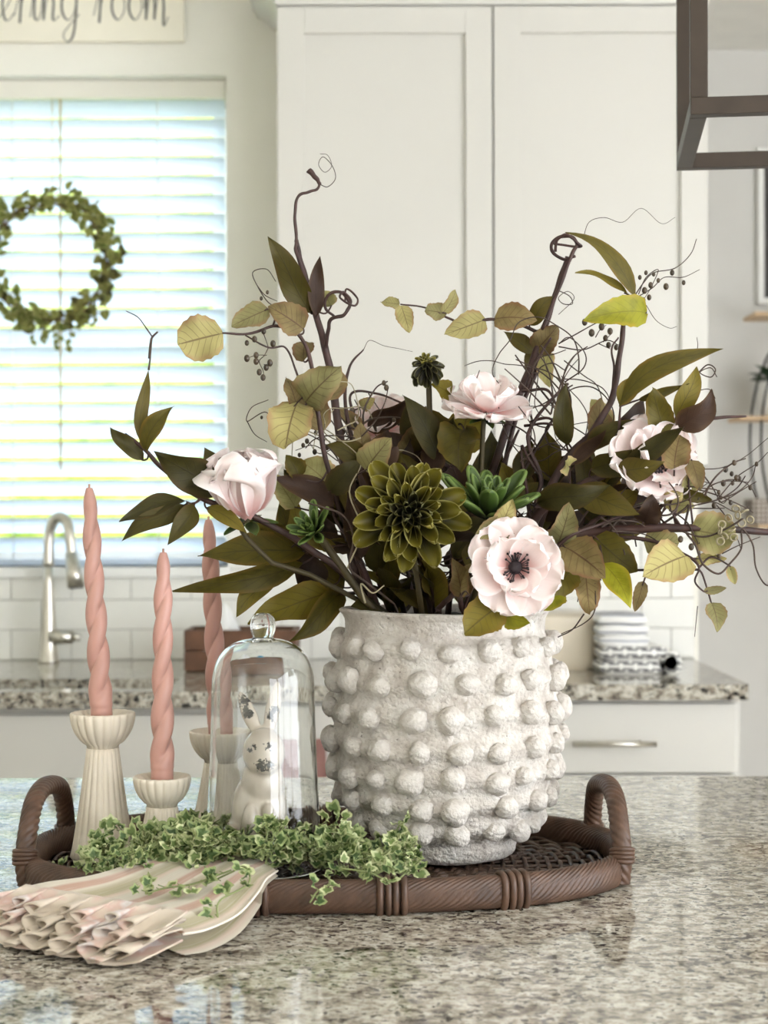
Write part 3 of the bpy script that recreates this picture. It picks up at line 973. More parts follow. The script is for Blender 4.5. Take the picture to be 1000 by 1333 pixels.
# ------------------------------------------------------------------ lantern over the island
m_bronze = simple('dark_bronze', (62, 52, 43), .45, .35, var=.12, vscale=18, bump=(60, .1))
y1 = 1.90
c0 = Vector((XR(900.5, y1), y1, ZR(150, y1)))             # near left bottom corner
rotL = Matrix.Rotation(math.radians(-7.0), 4, 'Z')
LX, LY, LZ, bw = .62, .315, .34, .0195
ln = thing('lantern_pendant', c0 + Vector((.3, .15, 0)), 'dark bronze open box lantern hanging above the island', 'lamp')
def lbox(x0, x1, y0, y1, z0, z1, name, mat=m_bronze):
    b = MB().box(x0, x1, y0, y1, z0, z1, .0012)
    b.v = [c0 + (rotL @ v) for v in b.v]
    return b.build(name, mat, ln, 'auto')
for (xa, ya) in ((0, 0), (LX - bw, 0), (0, LY - bw), (LX - bw, LY - bw)):
    lbox(xa, xa + bw, ya, ya + bw, bw, LZ - bw, 'post')
for z in (0, LZ - bw):
    for ya in (0, LY - bw): lbox(0, LX, ya, ya + bw, z, z + bw, 'rail')
    for xa in (0, LX - bw): lbox(xa, xa + bw, bw, LY - bw, z, z + bw, 'rail')
lbox(0, LX, LY / 2 - .012, LY / 2 + .012, LZ, LZ + .012, 'top_bar')
m_bulbg = simple('bulb_glass', (240, 236, 224), .2)
for i in range(3):
    q = c0 + (rotL @ Vector((LX * (.3 + .2 * i), LY / 2, 0)))
    MB().tube([q + Vector((0, 0, LZ)), q + Vector((0, 0, LZ - .1))], .006, 8).build('bulb_stem', m_bronze, ln)
    sk_ = MB().lathe([(.014, 0), (.014, .05), (.008, .055)], q + Vector((0, 0, LZ - .15)), 14).build('bulb_socket', m_bronze, ln)
    MB().lathe([(.0, -.06), (.012, -.055), (.019, -.035), (.017, -.015), (.011, 0)], q + Vector((0, 0, LZ - .15)), 14).build('bulb', m_bulbg, ln)
for i in (0, 1):
    q = c0 + (rotL @ Vector((LX * (.3 + .4 * i), LY / 2, LZ)))
    MB().tube([q, Vector((q.x, q.y, CEI - .02))], .006, 8).build('hanging_rod', m_bronze, ln)
q = c0 + (rotL @ Vector((LX / 2, LY / 2, 0)))
MB().box(q.x - .2, q.x + .2, q.y - .06, q.y + .06, CEI - .022, CEI - .001, .003).build('canopy', m_bronze, ln, 'auto')
# ------------------------------------------------------------------ rattan tray
TC = Vector((-.06, 1.735, CT))
TA, TB, TN = .300, .192, 2.45
def ov(t, a, b, n=TN):
    c, s = math.cos(t), math.sin(t)
    return (math.copysign(abs(c) ** (2 / n), c) * a, math.copysign(abs(s) ** (2 / n), s) * b)
def ov_path(a, b, z, m):
    """m points evenly spaced by length around the oval"""
    fine = [Vector((*ov(2 * math.pi * i / 2400, a, b), 0)) for i in range(2401)]
    acc = [0]
    for i in range(2400): acc.append(acc[-1] + (fine[i + 1] - fine[i]).length)
    out, j = [], 0
    for i in range(m):
        s = acc[-1] * i / m
        while acc[j + 1] < s: j += 1
        f = (s - acc[j]) / max(1e-9, acc[j + 1] - acc[j])
        out.append(TC + fine[j].lerp(fine[j + 1], f) + Vector((0, 0, z)))
    return out, acc[-1]
def rattan(name, c):
    k = NT(name)
    co = k.coord()
    n = k.noise(co, 55, 4)
    geo = k.n('ShaderNodeNewGeometry').outputs['Pointiness']
    col = k.ramp(n, [(.3, lin(tuple(v * .72 for v in c))), (.7, lin(c))])
    fib = k.noise(k.mapping(co, (1, 1, 1)), 420, 3)
    return k.bsdf(col, .42, 0, k.bump(fib, .3, .0006), .45)
m_rat = rattan('rattan', (100, 74, 58))
m_rat2 = rattan('rattan_dark', (84, 63, 50))
tray = thing('rattan_tray', TC, 'oval brown rattan tray with two arched handles', 'tray')

def rope_ring(path, total, rx, rz, spacing, strands, amp, n=40):
    """closed tube wound with slanting strands; flat oval section"""
    b = MB()
    m = len(path)
    vs = []
    K = round(total / spacing)
    for i in range(m):
        a, c = path[(i - 1) % m], path[(i + 1) % m]
        t = (c - a).normalized()
        o = Vector((t.y, -t.x, 0))
        for k in range(n):
            an = 2 * math.pi * k / n
            ph = K * i / m - strands * k / n
            g = abs(math.sin(math.pi * ph)) ** .6
            f = 1 - amp + amp * g
            ca, sa = math.cos(an), math.sin(an)
            ca = math.copysign(abs(ca) ** .75, ca); sa = math.copysign(abs(sa) ** .75, sa)
            vs.append(path[i] + o * (rx * ca * f) + Vector((0, 0, rz * sa * f)))
    fs = [(i * n + k, i * n + (k + 1) % n, ((i + 1) % m) * n + (k + 1) % n, ((i + 1) % m) * n + k) for i in range(m) for k in range(n)]
    return b.add(vs, fs)
RZ = .0155
pth, tot = ov_path(TA, TB, RZ + .0005, 1500)
rope_ring(pth, tot, .0105, RZ, .0068, 20, .2, 64).build('rim', m_rat, tray)
# woven floor: rings going over and under radial stakes
b = MB()
NS = 64
for j in range(24):
    f = 1 - (j + .6) / 25.0
    p, l = ov_path((TA - .006) * f, (TB - .006) * f, .0055, NS * 4 if j < 16 else NS * 2)
    st = 4 if j < 16 else 2
    p = [q + Vector((0, 0, .0018 * math.cos(math.pi * i / st + math.pi * j))) for i, q in enumerate(p)]
    b.tube(p, .0026, 5, True)
tag(b.build('woven_floor', m_rat2, tray), kind='stuff')
b = MB()
for i in range(NS):
    a = 2 * math.pi * (i + .5) / NS
    e = Vector((*ov(a, TA - .004, TB - .004), 0))
    b.tube([TC + e * .04 + Vector((0, 0, .0055)), TC + e + Vector((0, 0, .0055))], .002, 5)
tag(b.build('stakes', m_rat2, tray), kind='stuff')
pl, _ = ov_path(TA - .004, TB - .004, .0022, 120)
b = MB(); b.add(pl + [p + Vector((0, 0, -.0018)) for p in pl], [tuple(range(120)), tuple(range(120, 240))[::-1]])
b.build('base_sheet', m_rat2, tray, False)

def binding(px, wid=4, rgt=None):
    """vertical wraps round the rim, placed where the front rim is seen at px"""
    cand = [i for i in range(1500) if pth[i].y < TC.y]
    i0 = min(cand, key=lambda i: abs(500 + pth[i].x / pth[i].y * F - px))
    bind_at(i0, wid)
def bind_at(i0, wid=4):
    b = MB()
    for w in range(wid):
        i = (i0 + round((w - (wid - 1) / 2) * 6.4)) % 1500
        t = (pth[(i + 1) % 1500] - pth[i - 1]).normalized()
        o = Vector((t.y, -t.x, 0))
        ring = []
        for k in range(28):
            an = 2 * math.pi * k / 28
            ca, sa = math.cos(an), math.sin(an)
            ca = math.copysign(abs(ca) ** .75, ca); sa = math.copysign(abs(sa) ** .75, sa)
            ring.append(pth[i] + o * (.0116 * ca) + Vector((0, 0, (RZ + .0006) * sa)))
        b.tube(ring, .0034, 6, True)
    b.build('binding', m_rat, tray)
for px in (330, 508, 666): binding(px)
for i0 in (620, 500, 380): bind_at(i0)

def handle(sx):
    # legs rise from the rim, the arch runs along the tray's end and leans out a little
    ya, yb = -.082, .092
    def endx(y): return TA * (1 - abs(y / TB) ** TN) ** (1 / TN)
    xa, xb = endx(ya), endx(yb)
    pts = []
    ctl = [(xa + .006, ya, .004), (xa + .008, ya, .03), (xa + .007, ya + .012, .056), (xa + .007, ya + .04, .078), (xa + .006, (ya + yb) / 2, .0855), (xb + .006, yb - .04, .078), (xb + .006, yb - .012, .056), (xb + .006, yb, .03), (xb + .006, yb, .008)]
    p = spline([TC + Vector((sx * q[0], q[1], q[2])) for q in ctl], 24)
    lens = [0]
    for i in range(len(p) - 1): lens.append(lens[-1] + (p[i + 1] - p[i]).length)
    b = MB()
    b.tube(p, .0100, 32, False, True, lambda i, k, a: .80 + .20 * abs(math.sin(math.pi * (lens[i] / .0085 + sx * 6 * k / 32))) ** .6)
    h = b.build('handle', m_rat, tray)
    for (i0) in (20, len(p) - 24):
        b = MB()
        for w in range(4):
            i = i0 + w * 3
            t = (p[i + 1] - p[i - 1]).normalized()
            u = t.orthogonal().normalized(); v = t.cross(u)
            b.tube([p[i] + (u * math.cos(a) + v * math.sin(a)) * .0104 for a in [2 * math.pi * k / 18 for k in range(18)]], .0026, 6, True)
        b.build('handle_wrap', m_rat, h)
handle(1)
handle(-1)
FZ = .0105                                    # top of the woven floor above the worktop

# ------------------------------------------------------------------ vase
VY = 1.765
VX = XR(579, VY)
VC = Vector((VX, VY, CT + FZ))
sv = F / VY
k = NT('rough_clay')
co = k.coord()
n1 = k.noise(co, 45, 5, .65); n2 = k.noise(co, 260, 4, .7); n3 = k.noise(co, 14, 3)
col = k.ramp(n1, [(.3, lin((186, 176, 166))), (.5, lin((214, 207, 198))), (.7, lin((230, 226, 219)))])
pit = k.math('SUBTRACT', 1, k.step(n2, .3, .38))
col = k.mix(k.math('MULTIPLY', pit, .75), col, lin((96, 82, 70)))
col = k.mix(k.math('MULTIPLY', k.step(n3, .5, .75), .35), col, lin((192, 182, 172)))
# a net of small raised stitches in the bands, as the cloth-textured clay shows
wv = k.n('ShaderNodeTexVoronoi'); k.put(wv.inputs['Vector'], k.mapping(co, (1, 1, 1.15))); wv.inputs['Scale'].default_value = 210
hgt = k.math('ADD', k.math('MULTIPLY', k.math('SUBTRACT', 1, wv.outputs[0]), .55), k.math('ADD', k.math('MULTIPLY', n2, .9), k.math('MULTIPLY', n1, .8)))
m_clay = k.bsdf(col, .92, 0, k.bump(hgt, 1.0, .003), .15)
vase = thing('clay_vase', VC, 'chunky off-white clay vase covered in rows of round knobs', 'vase')
ypx = lambda y: (1111 - y) / sv
prof_px = [(66, 1111), (80, 1110), (88, 1105), (92, 1095), (93, 1086), (97, 1079), (109, 1068), (121, 1050), (130, 1030), (137, 1005), (142, 970), (144, 940), (144, 910), (142, 882), (139, 858), (134, 838), (130, 826), (128, 815), (130, 804), (134, 798), (137, 795), (137, 792.5), (134, 791), (126, 792), (121, 800), (118, 830), (122, 880), (124, 950), (114, 1030), (88, 1078), (40, 1090), (0, 1091)]
def resample(pp, per):
    s = spline([Vector((r, y, 0)) for r, y in pp], per)
    return [(max(0, q.x) / sv, ypx(q.y)) for q in s]
rows_px = [836, 877, 918, 958, 996, 1031, 1063]
def vfn(r, z, a):
    yy = 1111 - z * sv
    outer = r * sv > 60 and r > .02
    if not outer: return (r, 0, 0, 0)
    d = 0
    for ry in rows_px:
        d += .0065 * math.exp(-((yy - ry + 4 * math.sin(a * 5 + ry)) / 11) ** 2)
    if yy < 822 or (r * sv < 126 and yy < 1045): d *= 0
    p = Vector((math.cos(a) * r * 40, math.sin(a) * r * 40, z * 40))
    d += .0016 * noise.noise(p * .9) + .0013 * noise.noise(p * 3.1) + .0006 * noise.noise(p * 8)
    return (r + d, 0, 0, .001 * noise.noise(p * .7) + .0012 * math.sin(a * 2 + 1) * (yy < 800))
MB().lathe(resample(prof_px, 5), VC, 220, vfn).build('body', m_clay, vase)
kms = []
for s_ in range(5):
    bm = bmesh.new()
    bmesh.ops.create_icosphere(bm, subdivisions=3, radius=1)
    for v in bm.verts:
        p = v.co.copy()
        d = 1 + .16 * noise.noise(p * 1.3 + Vector((s_ * 7, 0, 0))) + .06 * noise.noise(p * 3.5 + Vector((0, s_ * 5, 0)))
        v.co = Vector((p.x * 1.0, p.y * .82, p.z * .95)) * d * .0125
    kms.append(MB().bm(bm).mesh('knob', m_clay))
def vr(yy):
    for (r0, a), (r1, c) in zip(prof_px, prof_px[1:]):
        if c <= yy <= a and r0 > 60: return (r0 + (r1 - r0) * (a - yy) / max(1e-6, a - c)) / sv
    return .11
rk = random.Random(8)
for j, ry in enumerate(rows_px):
    nk = 18 if j < 5 else 16
    for i in range(nk):
        a = math.radians(-90 + 4 + 360 * i / nk + rk.uniform(-3.5, 3.5) + (2.5 if j % 2 else -1.5))
        yy = ry + rk.uniform(-4, 4)
        r = vr(yy) + .0055
        p = VC + Vector((r * math.cos(a), r * math.sin(a), ypx(yy)))
        s_ = rk.uniform(.86, 1.14)
        M = Matrix.Translation(p) @ Matrix.Rotation(a + math.pi / 2, 4, 'Z') @ Matrix.Diagonal((s_ * rk.uniform(.9, 1.15), s_, s_ * rk.uniform(.85, 1.1), 1)) @ Matrix.Rotation(rk.uniform(-.4, .4), 4, 'Y')
        inst('knob', rk.choice(kms), vase, M)
m_soil = simple('dark_moss', (44, 40, 24), .95, var=.3, vscale=60, bump=(120, 1, .004))
MB().lathe([(.0, .0), (.08, .002), (.0955, 0), (.0955, -.012), (0, -.012)], VC + Vector((0, 0, ypx(806))), 40, lambda r, z, a: (r, 0, 0, .004 * noise.noise(Vector((r * 60 * math.cos(a), r * 60 * math.sin(a), 0))) * (r < .09))).build('floral_moss', m_soil, vase)

# ------------------------------------------------------------------ candlesticks and candles
m_holder = simple('matt_ceramic', (226, 215, 196), .5, var=.03, vscale=30, bump=(200, .08))
m_wax = simple('pink_wax', (200, 153, 140), .42, var=.04, vscale=20, sss=(.15, (1.0, .6, .5), .004))
m_wick = simple('wick', (190, 150, 130), .9)
def holder(label, px, Yc, py_top, rb, rw, rtop, clab, hc, lean, hb):
    s = F / Yc
    x = XR(px, Yc)
    c = Vector((x, Yc, CT + FZ + .0005))
    hh = ZR(py_top, Yc) - c.z
    t = thing('candlestick', c, label, 'candlestick', 'fluted candlesticks on the tray')
    nf = 20
    zw = hh - hb
    pr = [(rb * .93, 0), (rb, .003)]
    for i in range(1, 13):
        u_ = i / 12
        pr.append((rb + (rw - rb) * (u_ ** .85), .003 + (zw - .003) * u_))
    def ffn(r, z, a):
        amp = .055 if r > .012 else 0
        if z > hh - .006 and r < rtop * .8: amp = 0
        return (r * (1 - amp + amp * abs(math.cos(a * nf / 2)) ** .7 * 1.2), 0, 0, 0)
    MB().lathe(pr, c, 160, ffn).build('stem', m_holder, t)
    br = [(rw * .98, zw), (rw * 1.02, zw + .003)]
    for i in range(1, 11):
        u_ = i / 10
        br.append((rw + (rtop - rw) * math.sin(u_ * math.pi / 2) ** .8, zw + .003 + (hb - .003) * u_ ** 1.15))
    br += [(rtop * .96, hh + .0015), (rtop * .9, hh), (rtop * .6, hh - .006), (.0135, hh - .009), (.0135, hh - .022), (0, hh - .022)]
    MB().lathe(br, c, 160, ffn).build('bowl', m_holder, t)
    # twisted candle, standing in the bowl
    cz = c.z + hh - .0215
    cd = thing('taper_candle', (x, Yc, cz), clab, 'candle', 'twisted pink candles')
    r0 = .0108
    Lc = hc + .0215
    pr2 = []
    m = 150
    for i in range(m + 1):
        z = Lc * i / m
        if z < .03: rr_ = .0112
        else:
            u_ = (z - .03) / (Lc - .03)
            rr_ = .0118 * (1 - .32 * u_) if u_ < .93 else .0118 * (1 - .32 * .93) * (1 - ((u_ - .93) / .07) ** 2 * .45)
            rr_ *= 1 - .28 * max(0, (u_ - .8) / .2)
        pr2.append((rr_, z))
    def cfn(r, z, a):
        k_ = min(1, max(0, (z - .034) / .012)) * min(1, max(0, (Lc - .012 - z) / .02))
        g = abs(math.cos(a - z / .040 * math.pi)) ** .75
        rr2 = r * (1 - .36 * k_ * (1 - g) + .08 * k_ * g)
        return (rr2, lean[0] * z, lean[1] * z, 0)
    MB().lathe(pr2 + [(0, Lc + .0005)], (x, Yc, cz), 48, cfn).build('wax', m_wax, cd)
    MB().tube([(x + lean[0] * Lc, Yc + lean[1] * Lc, cz + Lc - .001), (x + lean[0] * Lc, Yc + lean[1] * Lc, cz + Lc + .004)], .0012, 6).build('wick', m_wick, cd)
holder('tallest fluted cream candlestick by the tray\'s left handle', 133, 1.745, 928, .0335, .0165, .0335, 'twisted pink taper candle in the tallest candlestick, left', .233, (-.052, .0), .035)
holder('shortest fluted cream candlestick between the two taller ones', 210, 1.70, 1011, .0285, .0155, .0290, 'twisted pink taper candle in the shortest candlestick, middle', .226, (.008, 0), .029)
holder('fluted cream candlestick standing partly behind the glass dome', 285, 1.85, 952, .0335, .0165, .033, 'twisted pink taper candle partly hidden by leaves and glass dome', .232, (-.045, 0), .033)

# ------------------------------------------------------------------ glass dome
DY = 1.675
sd = F / DY
DC = Vector((XR(342, DY), DY, CT + FZ + .0015))
k = NT('clear_glass')
g = k.n('ShaderNodeBsdfGlass'); g.inputs['IOR'].default_value = 1.45; g.inputs['Roughness'].default_value = 0.0
g.inputs[0].default_value = (.985, .99, .985, 1)
k.t.links.new(g.outputs[0], k.out.inputs[0])
m_glass = k.m
dome = thing('glass_dome', DC, 'clear glass bell dome with a knob over the rabbit', 'cloche')
zp = lambda y: (ZR(y, DY) - DC.z)
outer = [(77.5, 1130), (76, 1110), (74, 1070), (71, 1020), (69, 970), (67.5, 920), (67, 895), (65.5, 878), (61, 861), (53, 848), (42, 839), (28, 833), (15, 831)]
so = spline([Vector((r / sd, zp(y), 0)) for r, y in outer], 5)
th = .0022
inn = []
for i in range(len(so)):
    a, c = so[max(0, i - 1)], so[min(len(so) - 1, i + 1)]
    t = (c - a).normalized()
    nn = Vector((-t.y, t.x, 0))
    inn.append(so[i] + nn * th)
knob_px = [(13, 829), (14.5, 826), (16.5, 818), (16.5, 811), (15, 805), (11.5, 800.5), (6, 798), (0, 797)]
pr = [(q.x, q.y) for q in so] + [(q.x, q.y) for q in spline([Vector((r / sd, zp(y), 0)) for r, y in knob_px], 4)]
pri = [(max(0.0, q.x), q.y) for q in inn]
pri[-1] = (max(.0, pri[-1][0]), pri[-1][1])
pri.append((0, pri[-1][1] + .0002))
b = MB()
allp = list(reversed(pri)) + pr
b.lathe(allp, DC, 72)
b.build('bell', m_glass, dome)

# ------------------------------------------------------------------ ceramic rabbit
RY_ = 1.672
sr = F / RY_
RC = Vector((XR(333, RY_), RY_, CT + FZ + .001))
def rp(px, py, dy=0): return Vector((XR(px, RY_), RY_ + dy, ZR(py, RY_)))
zf = ZR(1126, RY_)
def ell(b, c, r, rot=None, seg=20, ring=14):
    q = MB().ball((0, 0, 0), r, seg, ring)
    R_ = rot.to_matrix() if rot is not None else Matrix.Identity(3)
    b.add([c + R_ @ v for v in q.v], q.f)
from mathutils import Euler
u_ = 1 / sr
b = MB()
ell(b, rp(333, 1085, .012), (40 * u_, 42 * u_, 44 * u_))                      # rump
ell(b, rp(336, 1056, .006), (37 * u_, 34 * u_, 54 * u_))                      # chest
ell(b, rp(341, 1018, .0), (28 * u_, 27 * u_, 38 * u_))                        # neck
ell(b, rp(343, 978, -.004), (28 * u_, 30 * u_, 32 * u_), Euler((.2, 0, 0)))   # head
ell(b, rp(347, 992, -.018), (16 * u_, 15 * u_, 13 * u_))                      # muzzle
ell(b, rp(334, 990, -.013), (12 * u_, 14 * u_, 13 * u_))
ell(b, rp(302, 1096, -.008), (19 * u_, 28 * u_, 26 * u_))                     # haunches
ell(b, rp(369, 1100, -.004), (15 * u_, 26 * u_, 24 * u_))
for (px, w) in ((327, 13), (350, 13)):                                        # front legs and paws
    ell(b, rp(px, 1082, -.020), (w * u_, 13 * u_, 42 * u_))
    ell(b, rp(px, 1119, -.028), (14 * u_, 19 * u_, 9 * u_))
def ear(p0, p1, w):
    d = p1 - p0
    M = frame(p0 + d * .5, d, Vector((0, -1, 0)))
    q = MB().ball((0, 0, 0), (d.length * .56, w, w * .55), 16, 12)
    vs = []
    for v in q.v:
        t = v.x / d.length + .5
        f = 1 - .25 * max(0, t - .5)
        vs.append(M @ Vector((v.x, v.y * f, v.z * f)))
    b.add(vs, q.f)
ear(rp(335, 956, .002), rp(311, 903, .010), 10.5 * u_)
ear(rp(348, 956, .002), rp(360, 890, .010), 10.5 * u_)
k = NT('crackle_glaze')
co = k.coord()
nz = k.noise(co, 240, 5, .75); nz2 = k.noise(co, 30, 3)
base = k.ramp(nz2, [(.3, lin((196, 182, 166))), (.7, lin((220, 209, 194)))])
mask = None
spots = [(rp(343, 991, -.028) - RC, .0058), (rp(355, 989, -.032) - RC, .0074), (rp(316, 912, .003) - RC, .0072), (rp(321, 928, .0) - RC, .006), (rp(356, 925, .0) - RC, .0058), (rp(352, 933, -.002) - RC, .0046),
         (rp(325, 971, -.024) - RC, .0036), (rp(352, 966, -.026) - RC, .0036), (rp(331, 968, -.026) - RC, .0025)]
for c_, r_ in spots:
    vm = k.n('ShaderNodeVectorMath', operation='DISTANCE')
    k.put(vm.inputs[0], co); vm.inputs[1].default_value = c_
    d_ = k.math('ADD', vm.outputs['Value'], k.math('MULTIPLY', k.math('SUBTRACT', nz, .5), .026))
    s_ = k.math('SUBTRACT', 1, k.step(d_, r_ * .85, r_))
    mask = s_ if mask is None else k.math('MAXIMUM', mask, s_)
m_rab = k.bsdf(k.mix(mask, base, lin((26, 18, 14))), .15, 0, None, .5, None, None, .25)
rab = b.build('ceramic_rabbit', m_rab, None, True, RC)
tag(rab, 'glazed white ceramic rabbit sitting inside the glass dome', 'figurine')
md = rab.modifiers.new('remesh', 'REMESH'); md.mode = 'VOXEL'; md.voxel_size = .0016; md.use_smooth_shade = True
md = rab.modifiers.new('smooth', 'SMOOTH'); md.factor = .5; md.iterations = 7

# ------------------------------------------------------------------ tea towel with a ruffled end
k = NT('striped_linen')
uv = k.coord('UV'); sep = k.n('ShaderNodeSeparateXYZ'); k.put(sep.inputs[0], uv)
wob = k.noise(k.mapping(uv, (3, 2, 1)), 2, 2)
f_ = k.math('FRACT', k.math('ADD', k.math('MULTIPLY', sep.outputs[0], 3.0), k.math('MULTIPLY', wob, .05)))
col = k.ramp(f_, [(0.0, lin((214, 206, 188))), (.2, lin((218, 208, 190))), (.27, lin((198, 162, 142))), (.42, lin((202, 168, 148))), (.48, lin((226, 216, 198))), (.62, lin((188, 178, 148))), (.8, lin((174, 166, 132))), (.88, lin((214, 194, 176))), (1.0, lin((214, 206, 188)))])
weave = k.noise(k.mapping(k.coord(), (1, 1, 1)), 900, 2)
slub = k.noise(k.mapping(uv, (120, 3, 1)), 1, 3)
col = k.mix(k.math('MULTIPLY', k.step(slub, .5, .7), .3), col, lin((238, 230, 218)))
m_linen = k.bsdf(col, .9, 0, k.bump(k.math('ADD', weave, slub), .35, .0008), .15, .12, .2)
k = NT('ruffle_linen')
co = k.coord()
nz = k.noise(co, 22, 3); nz2 = k.noise(co, 300, 3)
col = k.ramp(nz, [(.3, lin((206, 192, 172))), (.5, lin((222, 208, 190))), (.60, lin((222, 192, 178))), (.66, lin((236, 226, 222))), (.75, lin((214, 200, 180)))])
m_ruf = k.bsdf(col, .9, 0, k.bump(nz2, .4, .0008), .15, .12, .2)
tw = thing('tea_towel', G(130, 1200), 'striped linen tea towel with a ruffled end over the tray\'s edge', 'towel')
Lp = [G(292, 1094, .034), G(240, 1108, .034), G(186, 1120, .0385), G(120, 1141, .038), G(62, 1151, .036), G(34, 1158, .034)]
Rp = [G(360, 1134, .034), G(345, 1146, .036), G(334, 1163, .030), G(308, 1190, .021), G(268, 1208, .020), G(236, 1213, .021)]
Ls, Rs = spline(Lp, 8), spline(Rp, 8)
def sheet(u, v, dz=0.0, shrink=0.0):
    f_ = v * (len(Ls) - 1); i = min(len(Ls) - 2, int(f_)); t = f_ - i
    a = Ls[i].lerp(Ls[i + 1], t); c = Rs[i].lerp(Rs[i + 1], t)
    u2 = shrink + u * (1 - 2 * shrink)
    p = a.lerp(c, u2)
    sag = .004 * math.sin(u2 * 9 + v * 2) * v
    p.z += dz + sag + .004 * math.sin(math.pi * u2) * (1 - v) - .002 * math.sin(u2 * 5) * v
    return p
MB().grid(40, 50, sheet).build('top_layer', m_linen, tw)
def low(u, v):
    p = sheet(u, v, 0, -.015)
    p.z = max(CT + .002, p.z - .006 - .010 * min(1, v * 1.4)) if v > .35 else p.z - .0035
    return p
MB().grid(40, 50, low).build('under_layer', m_linen, tw)
seamA, seamB = Ls[-1], Rs[-1]
out = Vector(((seamA + seamB) / 2 - sheet(.5, .6)))
out.z = 0; out.normalize()
along = (seamB - seamA); along.z = 0; along.normalize()
def ruffle(zo, zi, length, amp, nfold, ph, back, w0=-.02, w1=1.02, seed=1):
    b = MB()
    rz = random.Random(seed)
    phs = [rz.uniform(-.5, .5) for _ in range(nfold + 3)]
    def f(u, v):
        s = w0 + (w1 - w0) * u
        base = seamA.lerp(seamB, s)
        ang = 2 * math.pi * nfold * u + ph + phs[int(u * nfold)] * math.sin(math.pi * ((u * nfold) % 1)) * 1.2
        g = v ** .8
        z = CT + zi + (zo - zi) * v + amp * g * math.sin(ang)
        z = max(CT + .0012 + .001 * math.sin(ang * .5) ** 2, z)
        lat = .011 * g * math.sin(ang * 1.0 + 1.3) + .004 * g * math.sin(2 * ang)
        ln_ = length * v * (1 + .14 * math.sin(ang * .5 + ph)) - back
        return Vector((base.x, base.y, 0)) + out * ln_ + along * lat + Vector((0, 0, z))
    b.grid(nfold * 22, 10, f)
    o = b.build('ruffle', m_ruf, tw)
    sd_ = o.modifiers.new('thick', 'SOLIDIFY'); sd_.thickness = .0016
    return o
ruffle(.030, .0375, .040, .0075, 7, .4, .002, seed=1)
ruffle(.020, .030, .052, .008, 9, 1.7, .004, -.03, 1.0, 2)
ruffle(.011, .022, .060, .007, 11, 3.0, .004, -.02, .98, 3)
ruffle(.005, .012, .064, .004, 7, .9, .006, .02, .97, 4)
m_hem = simple('hem_stitch', (150, 120, 96), .9)
MB().tube([sheet(u / 40, .985, .0012) for u in range(41)], .0011, 5).build('hem', m_hem, tw)
MB().tube([sheet(1, v / 40, .0006) for v in range(41)], .0012, 6).build('side_hem', simple('cream_hem', (226, 216, 202), .9), tw)
# ------------------------------------------------------------------ flowers and foliage in the vase
m_olive = leaf_material('olive_leaf', (90, 81, 24), (114, 92, 34), (62, 52, 28), .22, .5, .55, light=(108, 96, 30))
m_dkol = leaf_material('dark_olive_leaf', (64, 59, 20), (78, 62, 28), (44, 40, 24), .18, .5, .5, light=(80, 70, 22))
m_brown = leaf_material('brown_leaf', (58, 40, 28), (74, 54, 30), (44, 28, 22), .15, .5, .4)
m_tan = leaf_material('tan_green_leaf', (140, 134, 88), (142, 114, 80), (86, 66, 46), .14, .6, .8, light=(156, 146, 94))
m_tan2 = leaf_material('russet_leaf', (126, 110, 70), (122, 90, 62), (80, 54, 40), .14, .6, .75)
m_pale = leaf_material('pale_leaf', (176, 170, 112), (190, 160, 120), (120, 104, 66), .3, .6, .6)
m_ylw = leaf_material('yellow_green_leaf', (150, 148, 36), (172, 150, 50), (110, 104, 30), .3, .4, .5)
m_stem = simple('branch_bark', (62, 38, 32), .6, var=.25, vscale=60, bump=(150, .5))
m_twg = simple('fine_twig', (66, 50, 40), .7, var=.2, vscale=60)
m_wire = simple('pale_tendril', (150, 140, 112), .7, var=.1)
m_berry = simple('berry', (66, 52, 34), .4, var=.3, vscale=80)
m_petw = petal_material('blush_petal', (230, 180, 174), (249, 234, 230), (252, 247, 245), .3, .6, .08, None, .02, .42)
m_petg = petal_material('olive_petal', (30, 28, 8), (128, 118, 38), (188, 180, 112), .2, .42, .45, None, .25, .9)
m_petd = petal_material('dark_petal', (24, 20, 14), (66, 64, 32), (128, 124, 84), .15, .42, .5, None, .3, .95)
m_succ = petal_material('succulent_green', (32, 46, 18), (70, 92, 38), (106, 126, 62), .15, .4, .2)
m_pollen = simple('black_stamen', (34, 22, 26), .7, var=.2, bump=(300, .5))
m_gstem = simple('green_stem', (68, 58, 30), .6, var=.1)

MOUTH = VC + Vector((0, 0, ypx(800)))
def into_vase(x=0.0, y=0.0, d=.05):
    return MOUTH + Vector((x, y, -d))
def near(pts, p):
    return min(pts, key=lambda q: (q - p).length_squared)

def through_mouth(s):
    """keeps a stem inside the vase until it has cleared the rim"""
    out = []
    for p in s:
        r = Vector((p.x - VC.x, p.y - VC.y, 0))
        lim = .088 + max(0, p.z - MOUTH.z - .012) * 2.0
        if p.z < MOUTH.z + .05 and r.length > lim: p = Vector((VC.x, VC.y, p.z)) + r.normalized() * lim
        out.append(p)
    return out

